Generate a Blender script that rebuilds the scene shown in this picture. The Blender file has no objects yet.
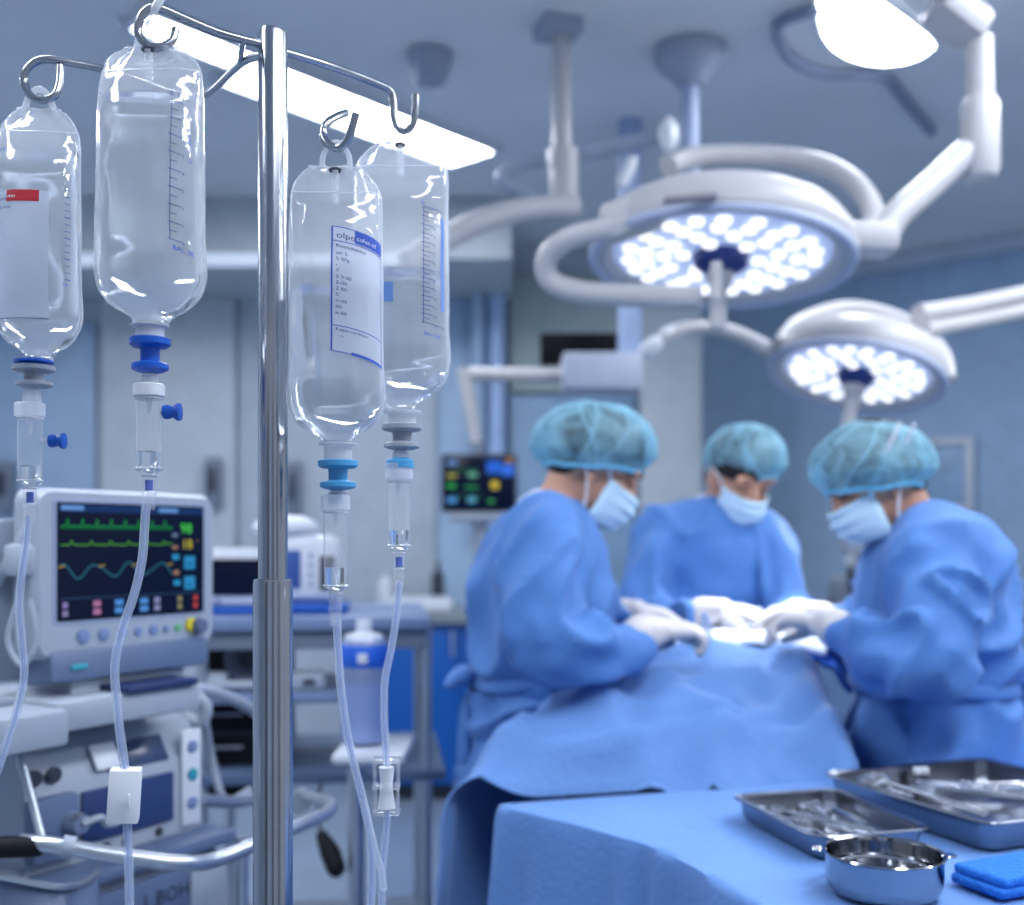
import bpy, bmesh, math, random
import numpy as np
from mathutils import Vector, Matrix, noise
random.seed(7)
S = bpy.context.scene
COL = S.collection
F = 1100.0            # focal length in pixels of a 1024 px wide frame
EYE = 1.40            # camera height, horizon on row 540
def W(px, py, Y):     # photo row/column at distance Y -> metres in the room
    return Vector(((px-512)/F*Y, Y, EYE+(540-py)/F*Y))
# ---------------------------------------------------------------- camera
cd = bpy.data.cameras.new('camera'); cam = bpy.data.objects.new('camera', cd); COL.objects.link(cam)
cam.location = (0, 0, EYE); cam.rotation_euler = (math.pi/2, 0, 0)
cd.sensor_width = 36.0; cd.sensor_fit = 'HORIZONTAL'; cd.lens = 36.0*F/1024
cd.shift_y = 87.5/1024
cd.clip_start = .05
cd.dof.use_dof = True; cd.dof.focus_distance = 1.12; cd.dof.aperture_fstop = 2.9
S.camera = cam
# ---------------------------------------------------------------- world, exposure, lamps of the room
S.view_settings.view_transform = 'Standard'; S.view_settings.look = 'None'
S.view_settings.exposure = 0.0; S.view_settings.gamma = 1.0
S.view_settings.use_curve_mapping = False
w = bpy.data.worlds.new('world'); S.world = w; w.use_nodes = True
bg = w.node_tree.nodes['Background']; bg.inputs[0].default_value = (.80, .88, 1.0, 1); bg.inputs[1].default_value = .55
def light(name, kind, loc, energy, color, **k):
    l = bpy.data.lights.new(name, kind); l.energy = energy; l.color = color
    for a, b in k.items(): setattr(l, a, b)
    o = bpy.data.objects.new(name, l); COL.objects.link(o); o.location = loc
    return o
def aim(o, target):
    o.rotation_euler = (Vector(target)-o.location).to_track_quat('-Z', 'Y').to_euler()
CEIL = 3.15
PANEL_STRENGTH = 29.0      # brightness of the ceiling panels, which light the room (built below)
SPOT_POWER = 60.0          # each surgical lamp's own beam (built with the lamps)

# ================================================================ helpers
def lin(r, g=None, b=None):
    if g is None: r, g, b = r
    f = lambda c: (c/255/12.92) if c/255 <= .04045 else ((c/255+.055)/1.055)**2.4
    return (f(r), f(g), f(b), 1)
MATS = {}
def mat(name, rgb, rough=.5, metal=0, spec=.5, emit=None, es=1, var=.06, vs=8, bump=0, bs=40, crease=0, cs=5, sheen=0, coat=0, trans=0, ior=1.45, alpha=1, sss=0):
    if name in MATS: return MATS[name]
    m = bpy.data.materials.new(name); m.use_nodes = True; MATS[name] = m
    nt = m.node_tree; b = nt.nodes['Principled BSDF']
    c = lin(rgb)
    tc = nt.nodes.new('ShaderNodeTexCoord')
    n = nt.nodes.new('ShaderNodeTexNoise'); n.inputs['Scale'].default_value = vs; n.inputs['Detail'].default_value = 4
    nt.links.new(tc.outputs['Object'], n.inputs['Vector'])
    r = nt.nodes.new('ShaderNodeValToRGB')
    r.color_ramp.elements[0].position = .3; r.color_ramp.elements[1].position = .7
    r.color_ramp.elements[0].color = tuple(min(1, x*(1-var)) for x in c[:3])+(1,)
    r.color_ramp.elements[1].color = tuple(min(1, x*(1+var)) for x in c[:3])+(1,)
    nt.links.new(n.outputs['Fac'], r.inputs['Fac']); nt.links.new(r.outputs['Color'], b.inputs['Base Color'])
    b.inputs['Roughness'].default_value = rough; b.inputs['Metallic'].default_value = metal
    b.inputs['Specular IOR Level'].default_value = spec; b.inputs['IOR'].default_value = ior
    b.inputs['Sheen Weight'].default_value = sheen; b.inputs['Coat Weight'].default_value = coat
    b.inputs['Transmission Weight'].default_value = trans; b.inputs['Alpha'].default_value = alpha
    if sss: b.inputs['Subsurface Weight'].default_value = sss; b.inputs['Subsurface Radius'].default_value = (.01, .004, .002)
    if emit:
        b.inputs['Emission Color'].default_value = lin(emit); b.inputs['Emission Strength'].default_value = es
    if bump:
        n2 = nt.nodes.new('ShaderNodeTexNoise'); n2.inputs['Scale'].default_value = bs
        nt.links.new(tc.outputs['Object'], n2.inputs['Vector'])
        bp = nt.nodes.new('ShaderNodeBump'); bp.inputs['Strength'].default_value = bump; bp.inputs['Distance'].default_value = .01
        nt.links.new(n2.outputs['Fac'], bp.inputs['Height']); nt.links.new(bp.outputs['Normal'], b.inputs['Normal'])
    if crease:      # ridged creases of cloth
        n3 = nt.nodes.new('ShaderNodeTexNoise'); n3.noise_type = 'RIDGED_MULTIFRACTAL'; n3.inputs['Scale'].default_value = cs; n3.inputs['Detail'].default_value = 2.5
        n3.inputs['Distortion'].default_value = .6
        nt.links.new(tc.outputs['Object'], n3.inputs['Vector'])
        b3 = nt.nodes.new('ShaderNodeBump'); b3.inputs['Strength'].default_value = crease; b3.inputs['Distance'].default_value = .022
        nt.links.new(n3.outputs['Fac'], b3.inputs['Height'])
        if bump: nt.links.new(bp.outputs['Normal'], b3.inputs['Normal'])
        nt.links.new(b3.outputs['Normal'], b.inputs['Normal'])
    return m
def film(name, rgb, white=.12, gloss=.9, tint=(255, 255, 255), rough=.04, bump=0, bs=30, fr=.35, mott=0):
    """thin clear plastic film: see-through, a little milky, shiny at grazing angles"""
    m = bpy.data.materials.new(name); m.use_nodes = True; MATS[name] = m
    nt = m.node_tree; nt.nodes.clear(); N = nt.nodes.new; L = nt.links.new
    out = N('ShaderNodeOutputMaterial'); tr = N('ShaderNodeBsdfTransparent'); tr.inputs[0].default_value = lin(tint)
    df = N('ShaderNodeBsdfDiffuse'); df.inputs[0].default_value = lin(rgb)
    tl = N('ShaderNodeBsdfTranslucent'); tl.inputs[0].default_value = lin(rgb)
    ms = N('ShaderNodeMixShader'); ms.inputs[0].default_value = .5; L(df.outputs[0], ms.inputs[1]); L(tl.outputs[0], ms.inputs[2])
    m1 = N('ShaderNodeMixShader'); L(tr.outputs[0], m1.inputs[1]); L(ms.outputs[0], m1.inputs[2])
    tc = N('ShaderNodeTexCoord'); ns = N('ShaderNodeTexNoise'); ns.inputs['Scale'].default_value = bs; ns.inputs['Detail'].default_value = 3
    L(tc.outputs['Object'], ns.inputs['Vector'])
    lw0 = N('ShaderNodeLayerWeight'); lw0.inputs['Blend'].default_value = .25
    mr = N('ShaderNodeMapRange'); mr.inputs['To Min'].default_value = white; mr.inputs['To Max'].default_value = min(1, white+.5)
    mr.inputs['From Min'].default_value = .3
    L(lw0.outputs['Facing'], mr.inputs['Value']); L(mr.outputs[0], m1.inputs[0])
    if mott:       # thin and gathered places of the fabric
        ns.inputs['Distortion'].default_value = 1.2
        m_a = N('ShaderNodeMath'); m_a.operation = 'MULTIPLY_ADD'; m_a.inputs[1].default_value = mott; m_a.inputs[2].default_value = -mott*.5
        m_b = N('ShaderNodeMath'); m_b.operation = 'ADD'; m_b.use_clamp = True
        L(ns.outputs['Fac'], m_a.inputs[0]); L(m_a.outputs[0], m_b.inputs[0]); L(mr.outputs[0], m_b.inputs[1]); L(m_b.outputs[0], m1.inputs[0])
    gl = N('ShaderNodeBsdfGlossy'); gl.inputs['Roughness'].default_value = rough; gl.inputs[0].default_value = (gloss, gloss, gloss, 1)
    lw = N('ShaderNodeLayerWeight'); lw.inputs['Blend'].default_value = .5
    pw = N('ShaderNodeMath'); pw.operation = 'POWER'; pw.inputs[1].default_value = 3.0; L(lw.outputs['Facing'], pw.inputs[0])
    fm = N('ShaderNodeMapRange'); fm.inputs['To Min'].default_value = .045; fm.inputs['To Max'].default_value = fr; L(pw.outputs[0], fm.inputs['Value'])
    m2 = N('ShaderNodeMixShader'); L(fm.outputs[0], m2.inputs[0]); L(m1.outputs[0], m2.inputs[1]); L(gl.outputs[0], m2.inputs[2])
    if bump:
        bp = N('ShaderNodeBump'); bp.inputs['Strength'].default_value = bump; bp.inputs['Distance'].default_value = .004
        L(ns.outputs['Fac'], bp.inputs['Height']); L(bp.outputs['Normal'], gl.inputs['Normal']); L(bp.outputs['Normal'], lw.inputs['Normal'])
    L(m2.outputs[0], out.inputs[0])
    return m
def glow(name, rgb, s):
    m = bpy.data.materials.new(name); m.use_nodes = True; MATS[name] = m
    nt = m.node_tree; nt.nodes.clear(); out = nt.nodes.new('ShaderNodeOutputMaterial'); e = nt.nodes.new('ShaderNodeEmission')
    e.inputs[0].default_value = lin(rgb); e.inputs[1].default_value = s; nt.links.new(e.outputs[0], out.inputs[0]); return m

def catmull(pts, k=6, closed=False):
    P = [Vector(p) for p in pts]; n = len(P); out = []
    if n < 3: return P
    rng = n if closed else n-1
    for i in range(rng):
        if closed: a, b, c, d = P[(i-1) % n], P[i], P[(i+1) % n], P[(i+2) % n]
        else: a, b, c, d = P[max(i-1, 0)], P[i], P[i+1], P[min(i+2, n-1)]
        for j in range(k):
            t = j/k
            out.append(.5*((2*b)+(c-a)*t+(2*a-5*b+4*c-d)*t*t+(3*b-a-3*c+d)*t**3))
    if not closed: out.append(P[-1])
    return out
def lerpr(rs, m):      # radii list resampled to m values
    if not isinstance(rs, (list, tuple)): return [rs]*m
    n = len(rs); out = []
    for i in range(m):
        f = i/(m-1)*(n-1); a = min(int(f), n-2); t = f-a
        out.append(rs[a]*(1-t)+rs[a+1]*t)
    return out
class MB:
    """collects shapes, becomes ONE mesh object"""
    def __init__(s): s.v = []; s.f = []; s.m = []; s.cur = 0; s.mats = []
    def use(s, m):
        if m not in s.mats: s.mats.append(m)
        s.cur = s.mats.index(m); return s
    def add(s, vs, fs, M=None):
        o = len(s.v)
        s.v += [tuple(M @ Vector(v)) if M else tuple(v) for v in vs]
        s.f += [tuple(i+o for i in f) for f in fs]; s.m += [s.cur]*len(fs); return s
    def box(s, c, d, rz=0, bev=0, M=None, seg=2, rx=0, ry=0):
        bm = bmesh.new(); bmesh.ops.create_cube(bm, size=1)
        for v in bm.verts: v.co = Vector((v.co.x*d[0], v.co.y*d[1], v.co.z*d[2]))
        if bev: bmesh.ops.bevel(bm, geom=bm.edges[:], offset=min(bev, min(d)*.45), segments=seg, profile=.5, affect='EDGES')
        T = Matrix.Translation(c) @ Matrix.Rotation(rz, 4, 'Z') @ Matrix.Rotation(ry, 4, 'Y') @ Matrix.Rotation(rx, 4, 'X')
        if M: T = M @ T
        bm.verts.index_update()
        s.add([T @ v.co for v in bm.verts], [[v.index for v in f.verts] for f in bm.faces]); bm.free(); return s
    def rings(s, rs, cap=True, closed=False):
        n = len(rs[0]); vs = [p for r in rs for p in r]; fs = []
        R = len(rs)
        for i in range(R if closed else R-1):
            j0, j1 = i*n, ((i+1) % R)*n
            for k in range(n): fs.append((j0+k, j0+(k+1) % n, j1+(k+1) % n, j1+k))
        if cap and not closed:
            fs.append(tuple(range(n))[::-1]); fs.append(tuple((R-1)*n+k for k in range(n)))
        return s.add(vs, fs)
    def tube(s, pts, r, n=10, smooth=0, closed=False, cap=True, flat=1.0, up=None):
        P = catmull(pts, smooth, closed) if smooth else [Vector(p) for p in pts]
        rr = lerpr(r, len(P)); rs = []; prev = None
        for i, p in enumerate(P):
            if closed: t = P[(i+1) % len(P)]-P[i-1]
            else: t = P[min(i+1, len(P)-1)]-P[max(i-1, 0)]
            t = t.normalized() if t.length > 1e-9 else Vector((0, 0, 1))
            if prev is None:
                a = Vector(up) if up else (Vector((0, 0, 1)) if abs(t.z) < .9 else Vector((0, 1, 0)))
                u = (a-t*a.dot(t)).normalized()
            else: u = (prev-t*prev.dot(t)).normalized()
            prev = u; v = t.cross(u)
            rs.append([p+(u*math.cos(2*math.pi*k/n)*flat+v*math.sin(2*math.pi*k/n))*rr[i] for k in range(n)])
        return s.rings(rs, cap, closed)
    def blob(s, pts, r, n=14, smooth=4, flat=1.0, up=None):
        """tube with rounded ends"""
        P = catmull(pts, smooth) if smooth and len(pts) > 2 else [Vector(p) for p in pts]
        rr = lerpr(r, len(P))
        t0 = (P[0]-P[1]).normalized(); t1 = (P[-1]-P[-2]).normalized()
        h = [(math.sin(a), math.cos(a)) for a in (math.radians(75), math.radians(50), math.radians(25))]
        A = [P[0]+t0*rr[0]*a for a, b in h]; ra = [rr[0]*b for a, b in h]
        B = [P[-1]+t1*rr[-1]*a for a, b in h[::-1]]; rb = [rr[-1]*b for a, b in h[::-1]]
        return s.tube(A+P+B, ra+rr+rb, n, 0, flat=flat, up=up)
    def lathe(s, prof, c=(0, 0, 0), n=28, M=None, sy=1.0):
        T = Matrix.Translation(c)
        if M: T = T @ M
        rs = [[T @ Vector((r*math.cos(2*math.pi*k/n), r*sy*math.sin(2*math.pi*k/n), z)) for k in range(n)] for r, z in prof]
        return s.rings(rs)
    def ell(s, c, r, M=None, n=18, m=12):
        rs = []
        T = Matrix.Translation(c)
        if M: T = T @ M
        for i in range(m+1):
            a = -math.pi/2+math.pi*i/m; a = max(-1.5, min(1.5, a))
            rs.append([T @ Vector((r[0]*math.cos(a)*math.cos(2*math.pi*k/n), r[1]*math.cos(a)*math.sin(2*math.pi*k/n), r[2]*math.sin(a))) for k in range(n)])
        return s.rings(rs)
    def grid(s, fn, nu, nv, wrapu=False):
        vs = [fn(i/nu, j/nv) for j in range(nv+1) for i in range(nu+(0 if wrapu else 1))]
        w_ = nu+(0 if wrapu else 1); fs = []
        for j in range(nv):
            for i in range(nu):
                a = j*w_+i; b = j*w_+(i+1) % w_
                fs.append((a, b, b+w_, a+w_))
        return s.add(vs, fs)
    def prism(s, outline, z0, z1):
        n = len(outline); vs = [(x, y, z0) for x, y in outline]+[(x, y, z1) for x, y in outline]
        return s.add(vs, [tuple(range(n))[::-1], tuple(range(n, 2*n))]+[(i, (i+1) % n, n+(i+1) % n, n+i) for i in range(n)])
def mw(o):
    M = Matrix.LocRotScale(o.location, o.rotation_euler, o.scale)
    return (mw(o.parent) @ M) if o.parent else M
def link(name, me, parent=None):
    o = bpy.data.objects.new(name, me); COL.objects.link(o)
    if parent: o.parent = parent
    return o
def finish(me, mats, sharp=38):
    for m in mats: me.materials.append(m)
    me.shade_smooth()
    me.set_sharp_from_angle(angle=math.radians(sharp))
def obj(name, mb, m=None, parent=None, local=False, solid=0, sharp=38):
    """link the collected shapes as one mesh; world coordinates unless local (then the parent's own frame)"""
    me = bpy.data.meshes.new(name); vs = mb.v
    if parent and not local:
        I = mw(parent).inverted(); vs = [tuple(I @ Vector(v)) for v in vs]
    me.from_pydata(vs, [], mb.f)
    bm = bmesh.new(); bm.from_mesh(me); bmesh.ops.recalc_face_normals(bm, faces=bm.faces); bm.to_mesh(me); bm.free()
    mats = mb.mats if mb.mats else [m]
    if mb.mats:
        for p, i in zip(me.polygons, mb.m): p.material_index = i
    finish(me, mats, sharp)
    o = link(name, me, parent)
    if solid:
        sm = o.modifiers.new('Solidify', 'SOLIDIFY'); sm.thickness = solid; sm.offset = 0
    return o
def tag(o, label, cat, group=None):
    o['label'] = label; o['category'] = cat
    if group: o['group'] = group
    return o
def thing(name, label, cat, loc=(0, 0, 0), rz=0, group=None):
    o = bpy.data.objects.new(name, None); COL.objects.link(o); o.location = loc; o.rotation_euler = (0, 0, rz)
    o.empty_display_size = .05
    return tag(o, label, cat, group)
def struct(name, mb, m=None, parent=None, **k):
    o = obj(name, mb, m, parent, **k)
    if not parent: o['kind'] = 'structure'
    return o
def kids(o): return [c for c in COL.objects if c.parent == o]
def dup(o, loc=None, rz=None, parent=None):
    c = o.copy(); COL.objects.link(c); c.parent = parent
    if loc is not None: c.location = loc
    if rz is not None: c.rotation_euler = (0, 0, rz)
    for k in kids(o): dup(k, parent=c)
    return c
def text2d(s, size):
    """flat outlines of lettering: vertices (x, y), faces"""
    cu = bpy.data.curves.new('lettering', 'FONT'); cu.body = s; cu.size = size; cu.resolution_u = 2
    o = bpy.data.objects.new('lettering', cu); COL.objects.link(o)
    me = bpy.data.meshes.new_from_object(o.evaluated_get(bpy.context.evaluated_depsgraph_get()))
    vs = [(v.co.x, v.co.y) for v in me.vertices]; fs = [tuple(p.vertices) for p in me.polygons]
    bpy.data.objects.remove(o); bpy.data.curves.remove(cu); bpy.data.meshes.remove(me)
    return vs, fs
def union(mb, voxel, smooth=4, push=None):
    """fuse overlapping closed shapes into one continuous skin, returns an MB; push(co, no) gives an offset along the normal"""
    me = bpy.data.meshes.new('fuse'); me.from_pydata([tuple(v) for v in mb.v], [], mb.f)
    bm = bmesh.new(); bm.from_mesh(me); bmesh.ops.recalc_face_normals(bm, faces=bm.faces); bm.to_mesh(me); bm.free()
    o = bpy.data.objects.new('fuse', me); COL.objects.link(o)
    r = o.modifiers.new('r', 'REMESH'); r.mode = 'VOXEL'; r.voxel_size = voxel
    sm = o.modifiers.new('s', 'SMOOTH'); sm.factor = .5; sm.iterations = smooth
    m2 = bpy.data.meshes.new_from_object(o.evaluated_get(bpy.context.evaluated_depsgraph_get()))
    out = MB(); no = [v.normal.copy() for v in m2.vertices]
    vs = []
    for v, n_ in zip(m2.vertices, no):
        c = v.co.copy()
        if push: c += n_*push(c, n_)
        vs.append(tuple(c))
    out.v = vs; out.f = [tuple(p.vertices) for p in m2.polygons]; out.m = [0]*len(out.f)
    bpy.data.objects.remove(o); bpy.data.meshes.remove(me); bpy.data.meshes.remove(m2)
    return out
def nz(x, y, z): return noise.noise(Vector((x, y, z)))
# ================================================================ materials
wall_m = mat('wall_paint', (186, 198, 212), .6, bump=.05)
wall_blue = mat('wall_blue_panel', (164, 192, 220), .45)
wall_pale = mat('wall_pale_blue_panel', (160, 186, 214), .45)
wall_green = mat('wall_grey_green_panel', (164, 180, 180), .5)
wall_beige = mat('wall_warm_grey_panel', (188, 198, 206), .5)
ceil_m = mat('ceiling_paint', (222, 226, 232), .7, vs=1.5)
floor_m = mat('vinyl_floor', (130, 147, 168), .22, vs=2, var=.08)
white_m = mat('white_enamel', (214, 220, 230), .3, var=.02)
lampw = mat('lamp_housing_white', (186, 187, 190), .35, var=.02)
grey_m = mat('grey_plastic', (120, 132, 150), .45)
dgrey = mat('dark_grey_plastic', (52, 60, 74), .45)
black_m = mat('black_rubber', (18, 21, 28), .6, spec=.25)
steel = mat('brushed_steel', (168, 173, 182), .22, metal=1, var=.04, vs=30)
chrome = mat('polished_steel', (205, 208, 214), .12, metal=1, var=.03)
satin = mat('satin_aluminium', (190, 198, 208), .32, metal=.85)
casing = mat('instrument_casing', (160, 171, 186), .38, var=.02)
casing_b = mat('blue_grey_casing', (96, 114, 146), .4, var=.03)
bluecab = mat('blue_laminate', (14, 88, 172), .4, var=.04, vs=2)
panel_e = glow('ceiling_panel_diffuser', (242, 246, 255), PANEL_STRENGTH)

# ================================================================ the room
struct('floor', MB().box((.3, 2.9, -.05), (9.4, 10.4, .1)), floor_m)
struct('ceiling', MB().box((.3, 2.9, CEIL+.05), (9.4, 10.4, .1)), ceil_m)
b = MB(); b.use(wall_m).box((-1.70, 6.68, CEIL/2), (5.2, .16, CEIL)); struct('wall_back', b)
struct('wall_left', MB().box((-4.28, 2.9, CEIL/2), (.16, 10.2, CEIL)), wall_m)
# right wall runs from the far corner towards the right foreground
A = Vector((.90, 8.12)); B = Vector((4.9, 4.55)); d = (B-A); L = d.length; ang = math.atan2(d.y, d.x); nrm = Vector((-d.y, d.x)).normalized()
C_ = (A+B)/2+nrm*.08
struct('wall_right', MB().box((C_.x, C_.y, CEIL/2), (L, .16, CEIL), ang), wall_blue)
C2 = (A+B)/2-nrm*.05
b = MB().box((C2.x, C2.y, CEIL-.045), (L, .10, .09), ang, .012); struct('trim_1', b, mat('cove_white', (190, 202, 218), .4))
C3 = (A+B)/2-nrm*.02
struct('baseboard_right', MB().box((C3.x, C3.y, .06), (L, .04, .12), ang, .005), wall_pale)
struct('baseboard_back', MB().box((-1.7, 6.585, .06), (5.2, .03, .12), 0, .005), wall_pale)
# bulkhead under the ceiling along the back wall with its pale lower edge
struct('trim_2', MB().box((-2.15, 6.10, 2.99), (4.3, 1.0, .32), 0, .01), mat('bulkhead_paint', (184, 194, 200), .6))
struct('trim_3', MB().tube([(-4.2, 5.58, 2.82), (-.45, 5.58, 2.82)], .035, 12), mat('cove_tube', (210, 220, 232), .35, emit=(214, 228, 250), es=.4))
def wallpanel(name, x0, x1, y0, y1, m, Y=6.59, th=.03):
    p, q = W(x0, y1, Y), W(x1, y0, Y)
    struct(name, MB().box(((p.x+q.x)/2, Y, (p.z+q.z)/2), (q.x-p.x, th, q.z-p.z), 0, .004), m)
wallpanel('trim_4', -110, 96, 322, 600, wall_pale, 6.57)
wallpanel('trim_5', 102, 236, 262, 603, mat('wall_panel_pale', (200, 210, 220), .45), 6.57)
wallpanel('trim_6', 240, 436, 262, 603, mat('wall_panel_grey', (188, 200, 212), .45), 6.57)
wallpanel('trim_7', 438, 506, 268, 770, wall_blue, 6.55)
wallpanel('trim_8', 510, 636, 276, 392, wall_green, 6.55)
wallpanel('trim_9', 510, 636, 396, 770, mat('wall_blue_grey_panel', (132, 164, 196), .45), 6.55)
# the pale column that closes the back wall
p, q = W(640, 770, 6.4), W(702, 240, 6.4)
struct('trim_10', MB().box(((p.x+q.x)/2, 6.55, CEIL/2), (q.x-p.x, .34, CEIL), 0, .02), wall_beige)
# vertical pipes in the recess
struct('trim_11', MB().tube([W(497, 238, 6.45), W(497, 540, 6.45)], .052, 14), mat('pipe_blue_white', (160, 186, 224), .35))
struct('trim_12', MB().tube([W(478, 268, 6.45), W(478, 540, 6.45)], .042, 14), wall_pale)

# unseen slabs added behind the camera, pale and dark, for the steel to reflect
for i, (x, wd_, m) in enumerate([(-3.2, 1.5, wall_m), (-1.75, .9, dgrey), (-.5, .5, wall_pale), (.45, .7, mat('rear_slab_blue_grey', (60, 74, 100), .4)), (2.2, .8, wall_m), (3.5, .9, dgrey)]):
    struct('trim_%d' % (13+i), MB().box((x, -2.2, 1.25), (wd_, .3, 2.5), 0, .02), m)
def panel_light(loc, rz, sx, sy, label, grp=None, strength=None):
    t = thing('ceiling_light', label, 'ceiling light', (loc[0], loc[1], CEIL), rz, grp)
    f = MB()
    for x, y, a, c in ((sx/2, 0, .025, sy+.05), (-sx/2, 0, .025, sy+.05), (0, sy/2, sx+.05, .025), (0, -sy/2, sx+.05, .025)):
        f.box((x, y, -.018), (a, c, .034), 0, .004)
    obj('frame', f, white_m, t, local=True)
    obj('diffuser', MB().box((0, 0, -.014), (sx-.02, sy-.02, .016)), panel_e, t, local=True)
    return t
panel_light((-.5865, 4.511), math.radians(48.7), 1.25, .30, 'broad bright ceiling light panel seen between the steel pole and the lamps')
panel_light((-1.075, 3.835), math.radians(48.7), .50, .165, 'narrow bright ceiling light panel seen left of the steel pole top')
G = 'ceiling light panels outside the frame'
lb = 'bright ceiling light panel out of view in the rest of the room'
for x, y in ((1.9, 2.7), (-1.4, 1.0), (.9, .5), (-2.9, 3.4), (2.6, .9)):
    panel_light((x, y), math.radians(52.5), 1.9, .34, lb, G)
# half-round ceiling lamp, top right
def ceil_pt(px, py): Y = (CEIL-.02-EYE)*F/(540-py); return ((px-512)/F*Y, Y)
o_ = [ceil_pt(p[0], p[1]-6) for p in ((818, 0), (819, 22), (823, 38), (832, 51), (846, 60), (864, 66), (884, 68), (904, 66), (922, 60), (935, 50), (928, 40), (905, 22), (880, 4), (862, -10), (838, -14))]
cx, cy = sum(p[0] for p in o_)/len(o_), sum(p[1] for p in o_)/len(o_)
t = thing('ceiling_light', 'bright half-round ceiling lamp at the upper right', 'ceiling light', (cx, cy, CEIL))
obj('diffuser', MB().prism([(cx+(x-cx)*.97, cy+(y-cy)*.97) for x, y in o_], CEIL-.035, CEIL-.004), panel_e, t)
f = MB(); f.tube([(cx+(x-cx)*1.02, cy+(y-cy)*1.02, CEIL-.016) for x, y in o_], .014, 8, 0, closed=True); obj('frame', f, white_m, t)
cable_m = mat('ceiling_rail_grey', (128, 142, 168), .5)
tag(obj('ceiling_rail', MB().tube([Vector((*ceil_pt(*p), CEIL-.022)) for p in ((832, 4), (800, 14), (779, 24), (781, 44), (796, 62), (830, 74), (882, 76), (905, 100), (932, 132))], .02, 8, 4), cable_m),
    'thin dark rail curving over the ceiling around the half-round lamp', 'rail')
# ceiling mounts
ceilgrey = mat('ceiling_fixture_grey', (156, 166, 186), .5)
def ceiling_disc(name, px, py, r, h, label, m=ceilgrey):
    x, y = ceil_pt(px, py)
    return tag(obj(name, MB().lathe([(.001, CEIL-h-.012), (r*.6, CEIL-h-.01), (r*.72, CEIL-h), (r, CEIL-.03), (r*1.02, CEIL-.008), (.001, CEIL)], (x, y, 0), 32), m), label, 'ceiling mount')
ceiling_disc('ceiling_outlet', 430, 58, .08, .10, 'small grey round outlet on the ceiling beside the long light panel')
# ================================================================ drip stand and bags (foreground)
PY = 1.12
stand = thing('iv_stand', 'tall stainless steel drip stand with curved hooks in the foreground', 'drip stand', (-.2425, PY, 0))
px_ = -.2435
b = MB(); b.lathe([(.001, 1.30), (.0149, 1.30), (.0149, 1.914), (.0132, 1.918), (.001, 1.919)], (px_, PY, 0), 40); obj('pole', b, steel, stand)
b = MB(); b.lathe([(.001, .12), (.0200, .12), (.0200, 1.356), (.0191, 1.360), (.0153, 1.3605), (.0151, 1.357), (.001, 1.357)], (px_, PY, 0), 44); obj('sleeve', b, steel, stand)
b = MB(); b.lathe([(.001, .07), (.06, .07), (.05, .12), (.026, .16), (.001, .16)], (px_, PY, 0), 28); obj('hub', b, dgrey, stand)
for k in range(5):
    a = k*2*math.pi/5+.3; e = Vector((px_+.30*math.cos(a), PY+.30*math.sin(a), .075))
    l = obj('leg', MB().tube([(px_+.03*math.cos(a), PY+.03*math.sin(a), .10), e], .014, 10), steel, stand)
    obj('caster', MB().lathe([(.001, -.012), (.028, -.012), (.032, -.006), (.032, .006), (.028, .012), (.001, .012)], (e.x, e.y, .033), 20, Matrix.Rotation(math.pi/2, 4, 'X')), black_m, l)
rod = steel
def rodp(l, r=.0042, s=6): return MB().tube(l, r, 12, s)
# near-left hook (largest bag), closed ring end
obj('hook', rodp([(px_, PY, 1.902), W(222, 34, 1.09), W(185, 19, 1.072), W(158, 8, 1.06), W(143, 14, 1.055), (W(138, 32, 1.055)), W(148, 46, 1.055), W(162, 47, 1.058), W(172, 41, 1.062), W(176, 29, 1.066)]), rod, stand)
# far-right hook
obj('hook', rodp([(px_, PY, 1.900), W(330, 66, 1.17), W(372, 82, 1.225), W(389, 90, 1.245), W(393, 103, 1.25), W(394, 118, 1.25), W(399, 129, 1.25), W(406, 131, 1.25), W(413, 124, 1.25), W(415, 110, 1.25), W(415.5, 95, 1.25)]), rod, stand)
# far-left hook
obj('hook', rodp([(px_, PY, 1.894), W(243, 62, 1.15), W(205, 95, 1.25), W(172, 92, 1.235), W(130, 77, 1.215), W(98, 68, 1.205), W(60, 61, 1.19), W(40, 60, 1.183), W(27, 69, 1.18), W(24, 82, 1.18), W(31, 96, 1.178), W(42, 100, 1.178), W(54, 96, 1.18), W(59, 84, 1.184), W(60, 66, 1.188)]), rod, stand)
# near-right hook, a split ring that comes from behind the pole
obj('hook', rodp([W(356, 113, 1.085), W(352, 128, 1.087), W(347, 141, 1.09), (W(338, 148, 1.095)), W(327, 143, 1.10), W(323, 133, 1.105), W(328, 122, 1.11), W(338, 116, 1.13), W(346, 113, 1.15)], .0042), rod, stand)
obj('brace', MB().tube([W(240, 62, 1.15), W(243, 41, 1.10)], .003, 10), rod, stand)

filmA = film('bag_film', (240, 244, 250), .29, bump=.6, bs=20)
filmB = film('hard_clear_plastic', (240, 244, 250), .10, rough=.03, fr=.85)
tubeM = film('clear_tubing', (222, 232, 248), .30, rough=.06, fr=.45)
frost = film('frosted_plastic', (232, 238, 246), .60, rough=.2)
whitep = mat('white_plastic', (232, 236, 244), .35, var=.02, trans=.25)
greyp = mat('grey_connector_plastic', (150, 158, 172), .4)
bluep = mat('blue_connector_plastic', (8, 84, 186), .35, spec=.6)
tealp = mat('teal_connector_plastic', (70, 150, 200), .35, spec=.6)
inkm = mat('print_ink_navy', (40, 52, 120), .6)
inkb = mat('print_ink_blue', (44, 82, 180), .6)
inkr = mat('print_ink_red', (188, 36, 52), .6)
labw = mat('label_paper', (214, 222, 238), .5, var=.02)
labt = film('translucent_label', (222, 230, 244), .78, rough=.3)
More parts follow.
